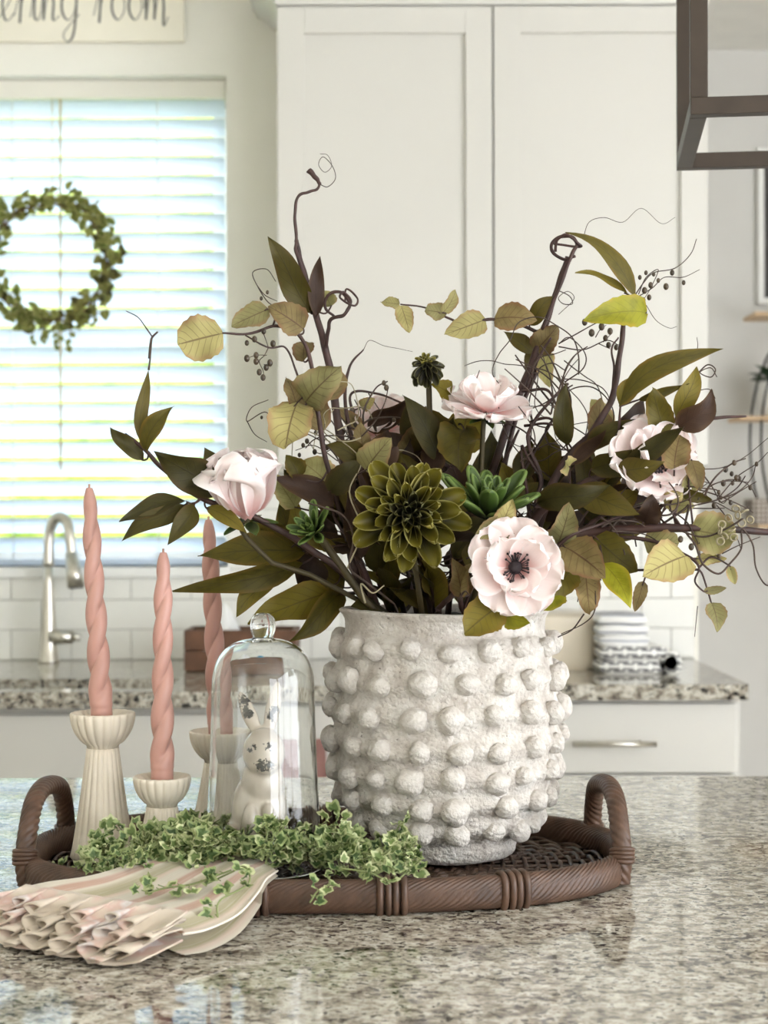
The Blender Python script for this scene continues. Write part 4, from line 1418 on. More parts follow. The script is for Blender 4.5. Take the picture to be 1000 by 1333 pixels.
def branch(name, label, cat, mains, leaves, group, twigs=(), mat=None, berries=(), tm=None):
    """mains: [(points, r0, r1)]: points are (px, py, Y) or Vectors; leaves: (base, tip, w, Yb, Yt, mat, shape[, roll])"""
    root = None
    allp = []
    b = MB()
    for pts, r0, r1 in mains:
        q = [p if isinstance(p, Vector) else P(*p) for p in pts]
        s = through_mouth(spline(q, 8))
        if root is None: root = q[0].copy()
        allp += s
        ph = random.uniform(0, 6)
        b.tube(s, taper(len(s), r0, r1), 8, False, True, lambda i, k, a: 1 + .12 * math.sin(i * .9 + k + ph))
    t = thing(name, root, label, cat, group)
    lo = []
    for lf in leaves:
        base, tip, w, Yb, Yt, m, shp = lf[:7]
        roll = lf[7] if len(lf) > 7 else 0
        bend = lf[8] if len(lf) > 8 else None
        o, a = leaf_px(t, base, tip, w, Yb, Yt, m, shp, roll, bend, sweep=lf[9] if len(lf) > 9 else None)
        q = near(allp, a)
        if (q - a).length > .002:
            dirn = (P(tip[0], tip[1], Yt) - a).normalized()
            mid = a.lerp(q, .5) - dirn * min(.012, (q - a).length * .3)
            s = spline([q, mid, a, a + dirn * .004], 5)
            b.tube(s, taper(len(s), .0011, .0008), 5)
    b.build('stem', mat or m_stem, t)
    if twigs:
        for pts, r in twigs:
            q = [p if isinstance(p, Vector) else P(*p) for p in pts]
            s = spline(q, 7)
            MB().tube(s, taper(len(s), r, r * .6), 5).build('tendril', tm or m_twg, t)
    for (px, py, Y, r) in berries:
        c = P(px, py, Y)
        bb_ = MB().ball(c, (r * .66, r * .66, r * .86), 10, 7)
        bb_.build('berry', m_berry, t)
    return t
V = lambda *a: a
GB = 'leafy branches in the vase'

# --- left spray reaching over the sink
branch('magnolia_branch', 'olive leafy branch reaching far left in front of the blind', 'branch',
  [([into_vase(-.06, -.03), (462, 762, 1.70), (400, 712, 1.68), (330, 672, 1.66), (262, 648, 1.65), (215, 612, 1.64), (187, 583, 1.64), (163, 564, 1.64)], .0042, .0016),
   ([(262, 648, 1.65), (252, 655, 1.645), (243, 653, 1.64)], .0014, .001)],
  [V((183, 574), (194, 481), 17, 1.64, 1.65, m_dkol, 'lance', .4), V((190, 588), (227, 528), 29, 1.64, 1.63, m_olive, 'lance', -.3), V((186, 598), (144, 555), 23, 1.64, 1.63, m_dkol, 'lance', .2),
   V((280, 646), (201, 588), 50, 1.65, 1.62, m_dkol, 'lance', 0), V((284, 628), (266, 582), 26, 1.66, 1.67, m_dkol, 'lance', .3),
   V((243, 651), (155, 679), 27, 1.64, 1.62, m_dkol, 'lance', .5), V((240, 657), (158, 704), 27, 1.645, 1.63, m_dkol, 'lance', -.2), V((253, 657), (218, 709), 29, 1.64, 1.62, m_dkol, 'lance', 0),
   V((268, 660), (322, 694), 20, 1.65, 1.64, m_olive, 'lance', .3)], GB,
  [([(194, 481, 1.65), (196, 465, 1.65), (195, 455, 1.65)], .0011), ([(199, 438, 1.65), (190, 425, 1.65), (180, 412, 1.655), (165, 404, 1.66)], .0008), ([(195, 466, 1.65), (197, 445, 1.65), (199, 438, 1.65), (206, 431, 1.65)], .0016)])
branch('magnolia_branch', 'lower-left branch of broad olive leaves hanging over the glass dome', 'branch',
  [([into_vase(-.07, -.02), (475, 786, 1.825), (440, 742, 1.795), (405, 718, 1.775), (385, 708, 1.765)], .0045, .0015), ([(455, 772, 1.815), (430, 772, 1.775), (420, 774, 1.765)], .002, .001)],
  [V((398, 718), (257, 724), 44, 1.775, 1.745, m_olive, 'lance', .35), V((390, 712), (311, 667), 40, 1.775, 1.765, m_dkol, 'lance', -.3), V((395, 733), (224, 769), 33, 1.780, 1.735, m_olive, 'lance', -.3),
   V((357, 738), (307, 803), 31, 1.765, 1.745, m_olive, 'lance', .2), V((428, 771), (322, 810), 48, 1.775, 1.755, m_olive, 'lance', .25, .1, .03), V((446, 771), (373, 836), 36, 1.780, 1.735, m_olive, 'lance', -.3),
   V((392, 716), (364, 652), 38, 1.775, 1.785, m_olive, 'lance', .2), V((398, 720), (384, 648), 26, 1.775, 1.775, m_olive, 'lance', -.5), V((420, 760), (380, 712), 44, 1.805, 1.795, m_brown, 'lance', .2), V((448, 765), (398, 738), 36, 1.815, 1.805, m_dkol, 'ovate', 0),
   V((430, 730), (393, 770), 30, 1.815, 1.825, m_dkol, 'lance', .3)], GB)
branch('magnolia_branch', 'dark brown-leaved branch behind the left pale flower', 'branch',
  [([into_vase(-.05, .0), (470, 735, 1.72), (440, 680, 1.72), (432, 660, 1.71)], .004, .0015)],
  [V((434, 660), (358, 620), 38, 1.71, 1.69, m_brown, 'lance', .1), V((450, 690), (425, 610), 40, 1.73, 1.74, m_dkol, 'lance', .3), V((462, 720), (470, 600), 46, 1.74, 1.78, m_brown, 'lance', -.3), V((470, 640), (505, 560), 40, 1.74, 1.78, m_brown, 'lance', .3),
   V((455, 700), (500, 650), 36, 1.70, 1.66, m_dkol, 'lance', .3), V((470, 730), (452, 640), 34, 1.70, 1.68, m_brown, 'lance', .2)], GB)

# --- tall left twig with the curled top
branch('willow_twig', 'tall dark twig on the left ending in a hooked pod', 'twig',
  [([into_vase(-.045, .02), (462, 740, 1.76), (448, 610, 1.77), (432, 490, 1.78), (418, 430, 1.78), (404, 380, 1.78), (392, 338, 1.78), (387, 312, 1.78)], .0058, .0024),
   ([(410, 400, 1.778), (394, 350, 1.775), (386, 325, 1.775), (387, 312, 1.78), (385, 280, 1.78), (389, 256, 1.78), (402, 250, 1.78), (414, 246, 1.78), (417, 240, 1.78)], .002, .0014),
   ([(418, 240, 1.78), (413, 232, 1.78), (403, 221, 1.78)], .0017, .0032),
   ([(424, 456, 1.78), (428, 430, 1.77), (432, 415, 1.765), (448, 410, 1.76), (456, 395, 1.76), (444, 380, 1.76), (428, 384, 1.76), (424, 400, 1.765), (436, 412, 1.77)], .0022, .0014),
   ([(452, 404, 1.76), (458, 392, 1.76), (448, 380, 1.755), (444, 388, 1.75), (462, 398, 1.75), (466, 388, 1.755), (452, 376, 1.76), (450, 392, 1.76)], .0013, .001),
   ([(490, 700, 1.77), (452, 540, 1.79), (455, 480, 1.79), (474, 455, 1.79)], .0028, .0008)],
  [V((406, 408), (350, 307), 36, 1.78, 1.76, m_dkol, 'lance', -.2), V((412, 412), (418, 333), 22, 1.775, 1.77, m_brown, 'lance', .3), V((432, 398), (424, 378), 26, 1.79, 1.79, m_pale, 'ovate', 0)], 'bare curling twigs',
  [([(418, 240, 1.78), (428, 243, 1.78), (438, 232, 1.78), (434, 216, 1.78), (422, 204, 1.78), (416, 214, 1.78), (424, 224, 1.78), (433, 216, 1.78), (428, 202, 1.78), (418, 200, 1.78)], .0005),
   ([(474, 455, 1.79), (482, 443, 1.79), (500, 450, 1.79), (520, 454, 1.79), (538, 458, 1.79)], .0004)])

# --- tan vine on the left
def berry_spray(stemw, pts):
    return [(p[0], p[1], p[2], .0042 * random.uniform(.8, 1.1)) for p in pts]
branch('leafy_vine', 'vine of rounded tan-green leaves with berries at upper left', 'branch',
  [([into_vase(-.05, .01), (455, 700, 1.72), (425, 600, 1.71), (412, 520, 1.70), (405, 470, 1.70), (390, 436, 1.70), (360, 424, 1.69), (325, 434, 1.68), (290, 433, 1.67)], .0032, .001),
   ([(400, 525, 1.70), (385, 480, 1.69), (372, 452, 1.69), (350, 452, 1.68), (320, 436, 1.68)], .0012, .0008)],
  [V((291, 433), (232, 448), 60, 1.67, 1.66, m_tan, 'round', .1), V((350, 402), (302, 424), 36, 1.69, 1.68, m_tan, 'ovate', .1), V((396, 428), (350, 398), 42, 1.70, 1.69, m_tan2, 'ovate', .2),
   V((398, 524), (445, 476), 54, 1.70, 1.67, m_tan, 'ovate', .1), V((388, 522), (372, 584), 58, 1.70, 1.66, m_tan, 'round', .0), V((386, 528), (372, 491), 26, 1.70, 1.70, m_tan2, 'ovate', .3), V((396, 470), (400, 444), 30, 1.71, 1.73, m_tan2, 'ovate', 0),
   V((420, 560), (395, 500), 40, 1.72, 1.74, m_tan2, 'ovate', 0), V((390, 622), (372, 592), 24, 1.70, 1.70, m_olive, 'ovate', .5), V((430, 632), (392, 600), 48, 1.72, 1.72, m_pale, 'ovate', .1), V((385, 660), (355, 615), 34, 1.72, 1.72, m_pale, 'ovate', .3),
   V((476, 612), (509, 570), 44, 1.68, 1.65, m_tan, 'ovate', 0), V((428, 520), (440, 480), 30, 1.73, 1.75, m_tan2, 'ovate', .2), V((430, 640), (470, 600), 34, 1.70, 1.69, m_dkol, 'ovate', .2)], 'vines of rounded leaves',
  [([(350, 452, 1.68), (345, 462, 1.68), (338, 470, 1.68), (343, 482, 1.68), (344, 490, 1.68)], .0006), ([(342, 430, 1.68), (346, 440, 1.68), (350, 452, 1.68)], .0006), ([(348, 462, 1.68), (335, 462, 1.68), (322, 466, 1.68)], .0005), ([(344, 474, 1.68), (352, 476, 1.68)], .0005),
   ([(410, 500, 1.70), (365, 545, 1.69), (345, 536, 1.69), (322, 548, 1.69), (328, 530, 1.69), (350, 520, 1.69)], .0007), ([(322, 548, 1.69), (332, 565, 1.69), (348, 575, 1.69)], .0006),
   ([(372, 400, 1.70), (352, 395, 1.70), (336, 372, 1.70), (330, 354, 1.70), (348, 350, 1.70), (360, 366, 1.70)], .0007), ([(336, 372, 1.70), (346, 384, 1.70), (362, 392, 1.70)], .0006)],
  berries=[(322, 446, 1.68, .0034), (332, 441, 1.68, .004), (334, 462, 1.68, .004), (344, 431, 1.68, .0036), (356, 447, 1.68, .0042), (322, 466, 1.68, .0044), (334, 470, 1.68, .0042), (352, 472, 1.68, .0044), (347, 478, 1.68, .004), (338, 484, 1.68, .004), (343, 491, 1.68, .004), (341, 388, 1.70, .0026), (349, 380, 1.70, .0026), (341, 543, 1.69, .0022)])

# --- top vine of tan leaves
branch('leafy_vine', 'vine of small tan leaves crossing in front of the cabinet doors', 'branch',
  [([into_vase(.03, .02), (640, 700, 1.78), (668, 560, 1.79), (705, 470, 1.79), (706, 440, 1.785), (680, 424, 1.78), (640, 416, 1.77), (606, 422, 1.765), (584, 414, 1.76), (556, 401, 1.76), (522, 396, 1.76)], .003, .0008)],
  [V((521, 396), (496, 393), 18, 1.76, 1.76, m_tan, 'ovate', .3), V((523, 398), (534, 433), 24, 1.76, 1.75, m_tan, 'ovate', 0), V((581, 408), (554, 404), 24, 1.76, 1.755, m_tan, 'round', .1), V((577, 408), (594, 377), 15, 1.76, 1.765, m_tan, 'ovate', .6),
   V((633, 416), (579, 436), 36, 1.77, 1.755, m_tan, 'ovate', .1), V((645, 416), (700, 418), 40, 1.77, 1.755, m_tan2, 'ovate', -.1), V((697, 458), (727, 424), 34, 1.78, 1.77, m_tan2, 'ovate', .2), V((716, 460), (716, 505), 25, 1.78, 1.77, m_pale, 'ovate', .3)], 'vines of rounded leaves')

# --- centre-right twig with the loop at its top
branch('willow_twig', 'dark twig right of centre ending in a round loop', 'twig',
  [([into_vase(.02, .01), (620, 720, 1.77), (640, 620, 1.78), (665, 545, 1.78), (690, 480, 1.78), (712, 420, 1.775), (728, 370, 1.77), (740, 335, 1.77)], .0052, .0024),
   ([(706, 430, 1.772), (730, 372, 1.765), (744, 335, 1.765), (752, 318, 1.765), (742, 308, 1.77), (724, 312, 1.775), (719, 326, 1.775), (734, 338, 1.77), (750, 334, 1.765)], .0022, .0016),
   ([(724, 328, 1.77), (726, 314, 1.765), (738, 306, 1.76), (752, 316, 1.76), (756, 322, 1.765), (722, 318, 1.77)], .0016, .0013),
   ([(628, 690, 1.76), (640, 640, 1.765), (662, 590, 1.765), (676, 560, 1.77)], .003, .0012),
   ([(684, 508, 1.775), (700, 470, 1.77), (718, 440, 1.765)], .002, .0012)],
  [V((690, 424), (726, 386), 22, 1.78, 1.77, m_dkol, 'lance', .3), V((694, 460), (656, 432), 22, 1.79, 1.79, m_dkol, 'lance', .3), V((688, 490), (712, 430), 34, 1.79, 1.79, m_dkol, 'lance', .2)], 'bare curling twigs',
  [([(726, 378, 1.77), (742, 386, 1.765), (746, 396, 1.76), (734, 396, 1.76), (728, 388, 1.765), (740, 380, 1.77), (748, 390, 1.77), (728, 410, 1.77)], .0006)])
# --- tangle of curling vine between the two
def curl(p, n, rr_, seed, r):
    rz = random.Random(seed)
    pts = [p]
    a = rz.uniform(0, 6.28)
    x, y = p[0], p[1]
    for i in range(n):
        a += rz.uniform(-.2, 1.0) * (1 if seed % 2 else -1)
        x += rr_ * math.cos(a); y -= rr_ * math.sin(a) * .9
        pts.append((x, y, p[2] + rz.uniform(-.025, .025)))
    return (pts, r)
branch('curly_vine', 'tangle of thin dark curling vine right of the pale top flower', 'twig',
  [([into_vase(.05, .0), (690, 700, 1.72), (700, 650, 1.72), (704, 620, 1.72), (690, 585, 1.72), (690, 560, 1.72), (712, 528, 1.73), (740, 500, 1.74)], .0032, .0014),
   ([(704, 620, 1.72), (690, 600, 1.72), (680, 580, 1.715)], .002, .0012), ([(690, 680, 1.72), (686, 640, 1.72), (680, 600, 1.72), (679, 580, 1.72)], .0022, .001),
   ([(690, 550, 1.73), (715, 545, 1.72), (732, 565, 1.72), (745, 585, 1.72)], .0016, .001), ([(680, 510, 1.75), (712, 508, 1.74), (724, 526, 1.73), (738, 545, 1.72)], .0018, .001), ([(683, 555, 1.73), (712, 552, 1.72), (740, 560, 1.73)], .0015, .001)],
  [], 'bare curling twigs',
  [curl((690 + 8 * i, 600 - 14 * i, 1.73), 9, 17 + (i % 3) * 5, 31 + i, .0008) for i in range(9)] + [curl((735, 470 + 12 * i, 1.74), 8, 18, 70 + i, .0007) for i in range(5)] +
  [([(736, 498, 1.74), (760, 480, 1.73), (762, 460, 1.73), (742, 440, 1.73), (728, 448, 1.74)], .0008), ([(728, 448, 1.74), (750, 436, 1.73), (780, 420, 1.73), (798, 418, 1.73)], .0008), ([(728, 452, 1.74), (760, 456, 1.73), (790, 444, 1.73), (806, 450, 1.73)], .0008),
   ([(776, 440, 1.73), (782, 430, 1.73), (790, 424, 1.73)], .0006), ([(786, 446, 1.73), (796, 436, 1.73)], .0006), ([(780, 448, 1.73), (795, 455, 1.73)], .0006)],
  berries=[(762, 420, 1.73, .0044), (771, 434, 1.73, .0048), (784, 426, 1.73, .0048), (795, 432, 1.73, .0044), (789, 441, 1.73, .004), (793, 450, 1.73, .004), (803, 453, 1.73, .0038)])

# --- right tall stem with the yellow leaf
branch('leafy_branch', 'tall reddish stem on the right topped by a bright yellow-green leaf', 'branch',
  [([into_vase(.06, .0), (700, 690, 1.72), (730, 610, 1.71), (770, 565, 1.70), (797, 520, 1.70), (805, 480, 1.70), (812, 430, 1.70), (814, 405, 1.70), (826, 388, 1.70)], .005, .0018),
   ([(797, 520, 1.70), (800, 480, 1.705), (797, 455, 1.71), (806, 440, 1.71)], .0014, .0008)],
  [V((842, 408), (761, 417), 42, 1.70, 1.66, m_ylw, 'ovate', -.2, .12), V((828, 388), (737, 303), 24, 1.70, 1.69, m_olive, 'lance', .4, .1, -.10), V((818, 384), (750, 355), 14, 1.70, 1.69, m_olive, 'lance', .4, .05, -.10),
   V((776, 578), (783, 518), 34, 1.71, 1.72, m_tan2, 'ovate', .1), V((795, 560), (770, 520), 28, 1.73, 1.74, m_pale, 'ovate', 0), V((738, 580), (738, 498), 28, 1.70, 1.68, m_dkol, 'lance', .1), V((764, 588), (828, 546), 28, 1.69, 1.67, m_dkol, 'lance', .2), V((745, 605), (790, 560), 20, 1.69, 1.67, m_brown, 'lance', .3)], GB,
  [([(826, 388, 1.70), (838, 370, 1.70), (852, 356, 1.70), (880, 350, 1.70), (900, 332, 1.70), (908, 312, 1.70)], .0007), ([(830, 388, 1.70), (850, 376, 1.70), (866, 362, 1.70), (890, 362, 1.70), (912, 352, 1.70)], .0006),
   ([(832, 384, 1.70), (842, 362, 1.70), (858, 352, 1.70), (848, 376, 1.70), (838, 392, 1.70)], .0006), ([(842, 398, 1.70), (855, 418, 1.70), (872, 428, 1.70), (882, 426, 1.70)], .0004), ([(760, 312, 1.72), (768, 290, 1.72), (788, 284, 1.72), (812, 290, 1.72), (836, 272, 1.72), (862, 292, 1.72), (880, 284, 1.72)], .0004)],
  berries=[(840, 379, 1.70, .0042), (848, 372, 1.70, .0038), (838, 392, 1.70, .004), (846, 388, 1.70, .0036), (868, 374, 1.70, .0042), (876, 356, 1.70, .0036), (891, 369, 1.70, .003), (842, 356, 1.70, .003), (852, 358, 1.70, .0028), (834, 362, 1.70, .003), (858, 366, 1.70, .003)])

# --- right sprays
branch('magnolia_branch', 'right branch of long olive leaves rising before the cabinet edge', 'branch',
  [([into_vase(.06, .0), (690, 690, 1.71), (745, 640, 1.69), (800, 612, 1.68), (850, 580, 1.67), (885, 556, 1.67), (925, 546, 1.67), (972, 543, 1.67)], .0058, .0012),
   ([(800, 612, 1.68), (806, 560, 1.675), (808, 530, 1.67)], .002, .001)],
  [V((806, 530), (943, 455), 30, 1.67, 1.64, m_olive, 'lance', .2, .1, .13), V((807, 528), (838, 487), 26, 1.67, 1.67, m_olive, 'lance', .2), V((868, 570), (850, 506), 36, 1.67, 1.65, m_olive, 'ovate', .1), V((880, 545), (908, 478), 28, 1.67, 1.67, m_olive, 'lance', .4),
   V((880, 558), (928, 508), 40, 1.67, 1.66, m_brown, 'lance', .2), V((830, 522), (898, 500), 13, 1.67, 1.66, m_olive, 'lance', .4), V((814, 606), (892, 556), 28, 1.66, 1.62, m_dkol, 'lance', .2), V((808, 614), (866, 602), 34, 1.66, 1.63, m_dkol, 'lance', .1),
   V((770, 612), (838, 584), 36, 1.68, 1.65, m_dkol, 'lance', .2), V((700, 655), (795, 632), 38, 1.68, 1.65, m_dkol, 'lance', .1), V((748, 636), (832, 670), 42, 1.68, 1.64, m_dkol, 'lance', .1), V((738, 650), (800, 690), 34, 1.70, 1.68, m_dkol, 'lance', 0), V((790, 640), (850, 650), 26, 1.70, 1.70, m_brown, 'lance', .2),
   V((800, 560), (840, 520), 22, 1.70, 1.72, m_brown, 'lance', .4)], GB,
  [([(908, 488, 1.67), (922, 476, 1.67), (932, 482, 1.67), (926, 492, 1.67), (912, 486, 1.67), (926, 480, 1.67), (934, 492, 1.67)], .0008), ([(908, 510, 1.67), (924, 508, 1.67), (932, 520, 1.67)], .0006), ([(906, 468, 1.665), (909, 452, 1.665), (908, 440, 1.665)], .0005)])
branch('leafy_vine', 'low right vine of broad tan leaves stretching past the cabinet', 'branch',
  [([into_vase(.07, -.02), (715, 712, 1.68), (760, 695, 1.67), (820, 690, 1.66), (880, 688, 1.65), (940, 690, 1.65), (1005, 694, 1.66)], .0058, .0032),
   ([(750, 700, 1.67), (800, 700, 1.66), (850, 705, 1.65), (895, 725, 1.645), (910, 740, 1.64), (905, 765, 1.64), (908, 790, 1.64)], .0022, .0009),
   ([(908, 770, 1.64), (918, 775, 1.64), (926, 786, 1.64)], .0008, .0006), ([(760, 745, 1.65), (800, 748, 1.65), (834, 746, 1.65)], .0012, .0008)],
  [V((878, 612), (886, 567), 38, 1.66, 1.64, m_tan2, 'round', 0), V((890, 640), (916, 612), 26, 1.66, 1.66, m_pale, 'ovate', .1), V((726, 708), (742, 657), 40, 1.66, 1.63, m_tan, 'ovate', .1), V((734, 712), (788, 752), 56, 1.65, 1.61, m_tan2, 'ovate', .1), V((762, 745), (768, 800), 34, 1.65, 1.62, m_tan2, 'ovate', .2),
   V((786, 735), (820, 792), 34, 1.65, 1.62, m_ylw, 'lance', .2), V((775, 700), (830, 745), 46, 1.66, 1.65, m_olive, 'ovate', .1), V((895, 724), (836, 752), 58, 1.645, 1.62, m_tan, 'ovate', .1), V((838, 705), (884, 708), 40, 1.66, 1.66, m_tan, 'round', .1), V((900, 690), (958, 700), 56, 1.65, 1.64, m_pale, 'round', .2),
   V((838, 680), (850, 646), 36, 1.66, 1.64, m_brown, 'ovate', 0), V((866, 660), (888, 642), 26, 1.66, 1.65, m_tan, 'ovate', 0), V((838, 758), (826, 797), 17, 1.65, 1.64, m_tan2, 'ovate', .3), V((926, 786), (934, 824), 28, 1.64, 1.63, m_tan, 'ovate', 0), V((916, 771), (946, 766), 11, 1.64, 1.64, m_tan, 'ovate', .2),
   V((950, 738), (957, 762), 14, 1.65, 1.65, m_pale, 'ovate', .2), V((905, 728), (946, 728), 16, 1.65, 1.65, m_tan, 'ovate', .4), V((886, 640), (928, 652), 16, 1.66, 1.66, m_dkol, 'ovate', .3), V((742, 610), (736, 600), 26, 1.68, 1.66, m_pale, 'ovate', .0), V((900, 600), (912, 640), 24, 1.66, 1.65, m_tan2, 'ovate', .2),
   V((870, 660), (905, 660), 22, 1.67, 1.67, m_pale, 'ovate', .2), V((730, 765), (700, 795), 36, 1.64, 1.61, m_ylw, 'ovate', .2), V((745, 740), (715, 780), 40, 1.65, 1.63, m_olive, 'ovate', .2), V((800, 660), (830, 640), 26, 1.68, 1.68, m_olive, 'ovate', .2)], 'vines of rounded leaves',
  [([(860, 685, 1.66), (890, 665, 1.66), (897, 660, 1.66), (892, 690, 1.65), (905, 710, 1.64), (915, 735, 1.64), (935, 748, 1.64), (950, 735, 1.64), (965, 715, 1.64), (966, 690, 1.64), (980, 710, 1.64), (984, 740, 1.64), (996, 762, 1.64), (1010, 762, 1.64)], .0013),
   ([(870, 630, 1.66), (910, 636, 1.66), (935, 640, 1.66), (938, 655, 1.66), (965, 640, 1.66), (985, 628, 1.66)], .0008), ([(905, 612, 1.67), (940, 610, 1.67), (970, 596, 1.67), (1002, 570, 1.67)], .0006), ([(935, 650, 1.66), (960, 622, 1.66), (985, 605, 1.66), (1000, 590, 1.66)], .0007), ([(900, 660, 1.66), (930, 655, 1.66), (958, 668, 1.66), (975, 660, 1.66)], .0007),
   ([(940, 722, 1.64), (960, 712, 1.64), (990, 700, 1.64)], .0007), ([(908, 790, 1.64), (906, 810, 1.64), (904, 830, 1.64)], .0005), ([(915, 618, 1.66), (928, 636, 1.66), (940, 656, 1.66), (950, 648, 1.66)], .0008), ([(760, 800, 1.63), (745, 820, 1.64), (726, 830, 1.65)], .0009), ([(775, 760, 1.64), (774, 795, 1.63), (760, 812, 1.63), (730, 826, 1.64)], .0008)],
  berries=[(886, 703, 1.64, .004), (900, 713, 1.64, .0042), (945, 612, 1.67, .004), (942, 630, 1.67, .004), (953, 618, 1.67, .0032), (954, 630, 1.67, .003), (963, 624, 1.67, .003), (936, 642, 1.66, .003), (936, 725, 1.64, .0034)])
# pale curled seed pods at far right
b = MB()
pod = thing('seed_sprig', P(900, 690, 1.64), 'sprig of small pale ring-shaped seed pods at the right', 'sprig')
b.tube(spline([P(880, 690, 1.65), P(915, 700, 1.64), P(945, 690, 1.635), P(968, 676, 1.63)], 6), .001, 5)
b.build('stem', m_twg, pod)
for i, (px, py) in enumerate([(940, 684), (948, 676), (952, 690), (944, 698), (938, 706), (955, 700), (962, 672), (970, 668), (976, 678), (966, 682), (958, 664), (936, 692)]):
    c = P(px, py, 1.632)
    R_ = Matrix.Rotation(i * 1.3, 3, 'Y') @ Matrix.Rotation(i * .7, 3, 'X')
    MB().tube([c + R_ @ (Vector((math.cos(a), .3, math.sin(a))) * .0036) for a in [2 * math.pi * q / 10 for q in range(10)]], .001, 5, True).build('seed_ring', m_pale_w if 'm_pale_w' in globals() else m_wire, pod)

rt = random.Random(919)
def wisp(label, foot, spots, n, reach, Y0, Y1, nb, ang0, ang1):
    tw_, be = [], []
    for i in range(n):
        x, y = rt.choice(spots)
        x += rt.uniform(-14, 14); y += rt.uniform(-14, 14)
        a = rt.uniform(ang0, ang1)
        Y = rt.uniform(Y0, Y1)
        pts = [(x, y, Y)]
        turn = rt.uniform(-.5, .5)
        for k in range(5):
            a += turn * rt.uniform(.2, 1.4)
            x += reach / 5 * math.cos(a); y -= reach / 5 * math.sin(a)
            pts.append((x, y, Y + rt.uniform(-.008, .008)))
        tw_.append((pts, rt.uniform(.0007, .0013)))
        for k in range(nb):
            q = rt.choice(pts[2:])
            be.append((q[0] + rt.uniform(-5, 5), q[1] + rt.uniform(-5, 5), q[2], rt.uniform(.0026, .004)))
    main = [into_vase(*foot)] + [(x, y, (Y0 + Y1) / 2) for x, y in spots]
    branch('wispy_twig', label, 'twig', [(main, .0026, .001)], [], 'bare curling twigs', tw_, None, be)
wisp('wispy berry twigs between the tall left twig and the dahlia', (-.04, .02), [(470, 690), (450, 620), (470, 560)], 20, 70, 1.72, 1.80, 1, .2, 2.9)
wisp('wispy berry twigs at the far right beyond the half-hidden flower', (.07, .0), [(760, 690), (860, 660), (920, 645)], 16, 75, 1.64, 1.70, 1, -.7, 1.3)
wisp('wispy dark twigs between the pale top flower and the right branch', (.04, .02), [(650, 680), (690, 600), (730, 530)], 18, 85, 1.70, 1.78, 0, .1, 2.6)
wisp('wispy dark twigs below the half-hidden right flower', (.06, -.01), [(720, 720), (790, 680), (850, 660)], 14, 60, 1.63, 1.68, 0, -1.0, 2.4)

# ------------------------------------------------------------------ petals and flowers
def petal_me(name, L, W, shape, mat, cup, wave, seed, nl=11, nw=12, lift=0.0):
    rnd = random.Random(seed)
    ph, ph2 = rnd.uniform(0, 6), rnd.uniform(0, 6)
    b = MB()
    def f(u, v):
        t, s = 1 - (1 - v) ** 1.7, (u - .5) * 2
        tt = min(.999, max(.002, t))
        if shape == 'broad': w = min(1, (tt ** .62) * ((1 - tt) ** .3) / .585)
        elif shape == 'spoon': w = min(1, (tt ** .6) * ((1 - tt) ** .42) / .52)
        else: w = min(1, (tt ** .45) * ((1 - tt) ** .65) / .48)
        y = s * w * W / 2
        z = cup * W * .5 * (s * s) * (.35 + .65 * math.sin(math.pi * min(1, t * .9)))
        z += wave * W * math.sin(5 * s + ph + 4 * t) * t ** 2 + wave * .7 * W * math.sin(11 * s + ph2) * t ** 4
        z += lift * L * t ** 2.2
        x = t * L * (1 - .10 * s * s * (t > .5) * 0) + wave * L * .25 * math.sin(6 * s + ph2) * t ** 3
        return Vector((x, y, z))
    b.grid(nw, nl, f)
    return b.mesh(name, mat)
def place_petal(me, root, c, axis, up, ang, elev, off, sc, roll=0.0, name='petal'):
    axis = axis.normalized()
    u = (up - axis * up.dot(axis)).normalized()
    v = axis.cross(u)
    rad = u * math.cos(ang) + v * math.sin(ang)
    d = rad * math.cos(elev) + axis * math.sin(elev)
    n = axis * math.cos(elev) - rad * math.sin(elev)
    n = Matrix.Rotation(roll, 3, d) @ n
    return inst(name, me, root, frame(c + rad * off, d, n) @ Matrix.Scale(sc, 4))
UP = Vector((0, 0, 1))
RIGHT = Vector((1, 0, 0))
def stem_to(root, c, axis, foot, mat, r=.0026, pt=None):
    q = [c - axis * .004, c - axis * .03]
    if pt is not None: q.append(pt)
    q.append(foot)
    s = through_mouth(spline(q, 9))
    MB().tube(s, r, 8).build('stem', mat, root)

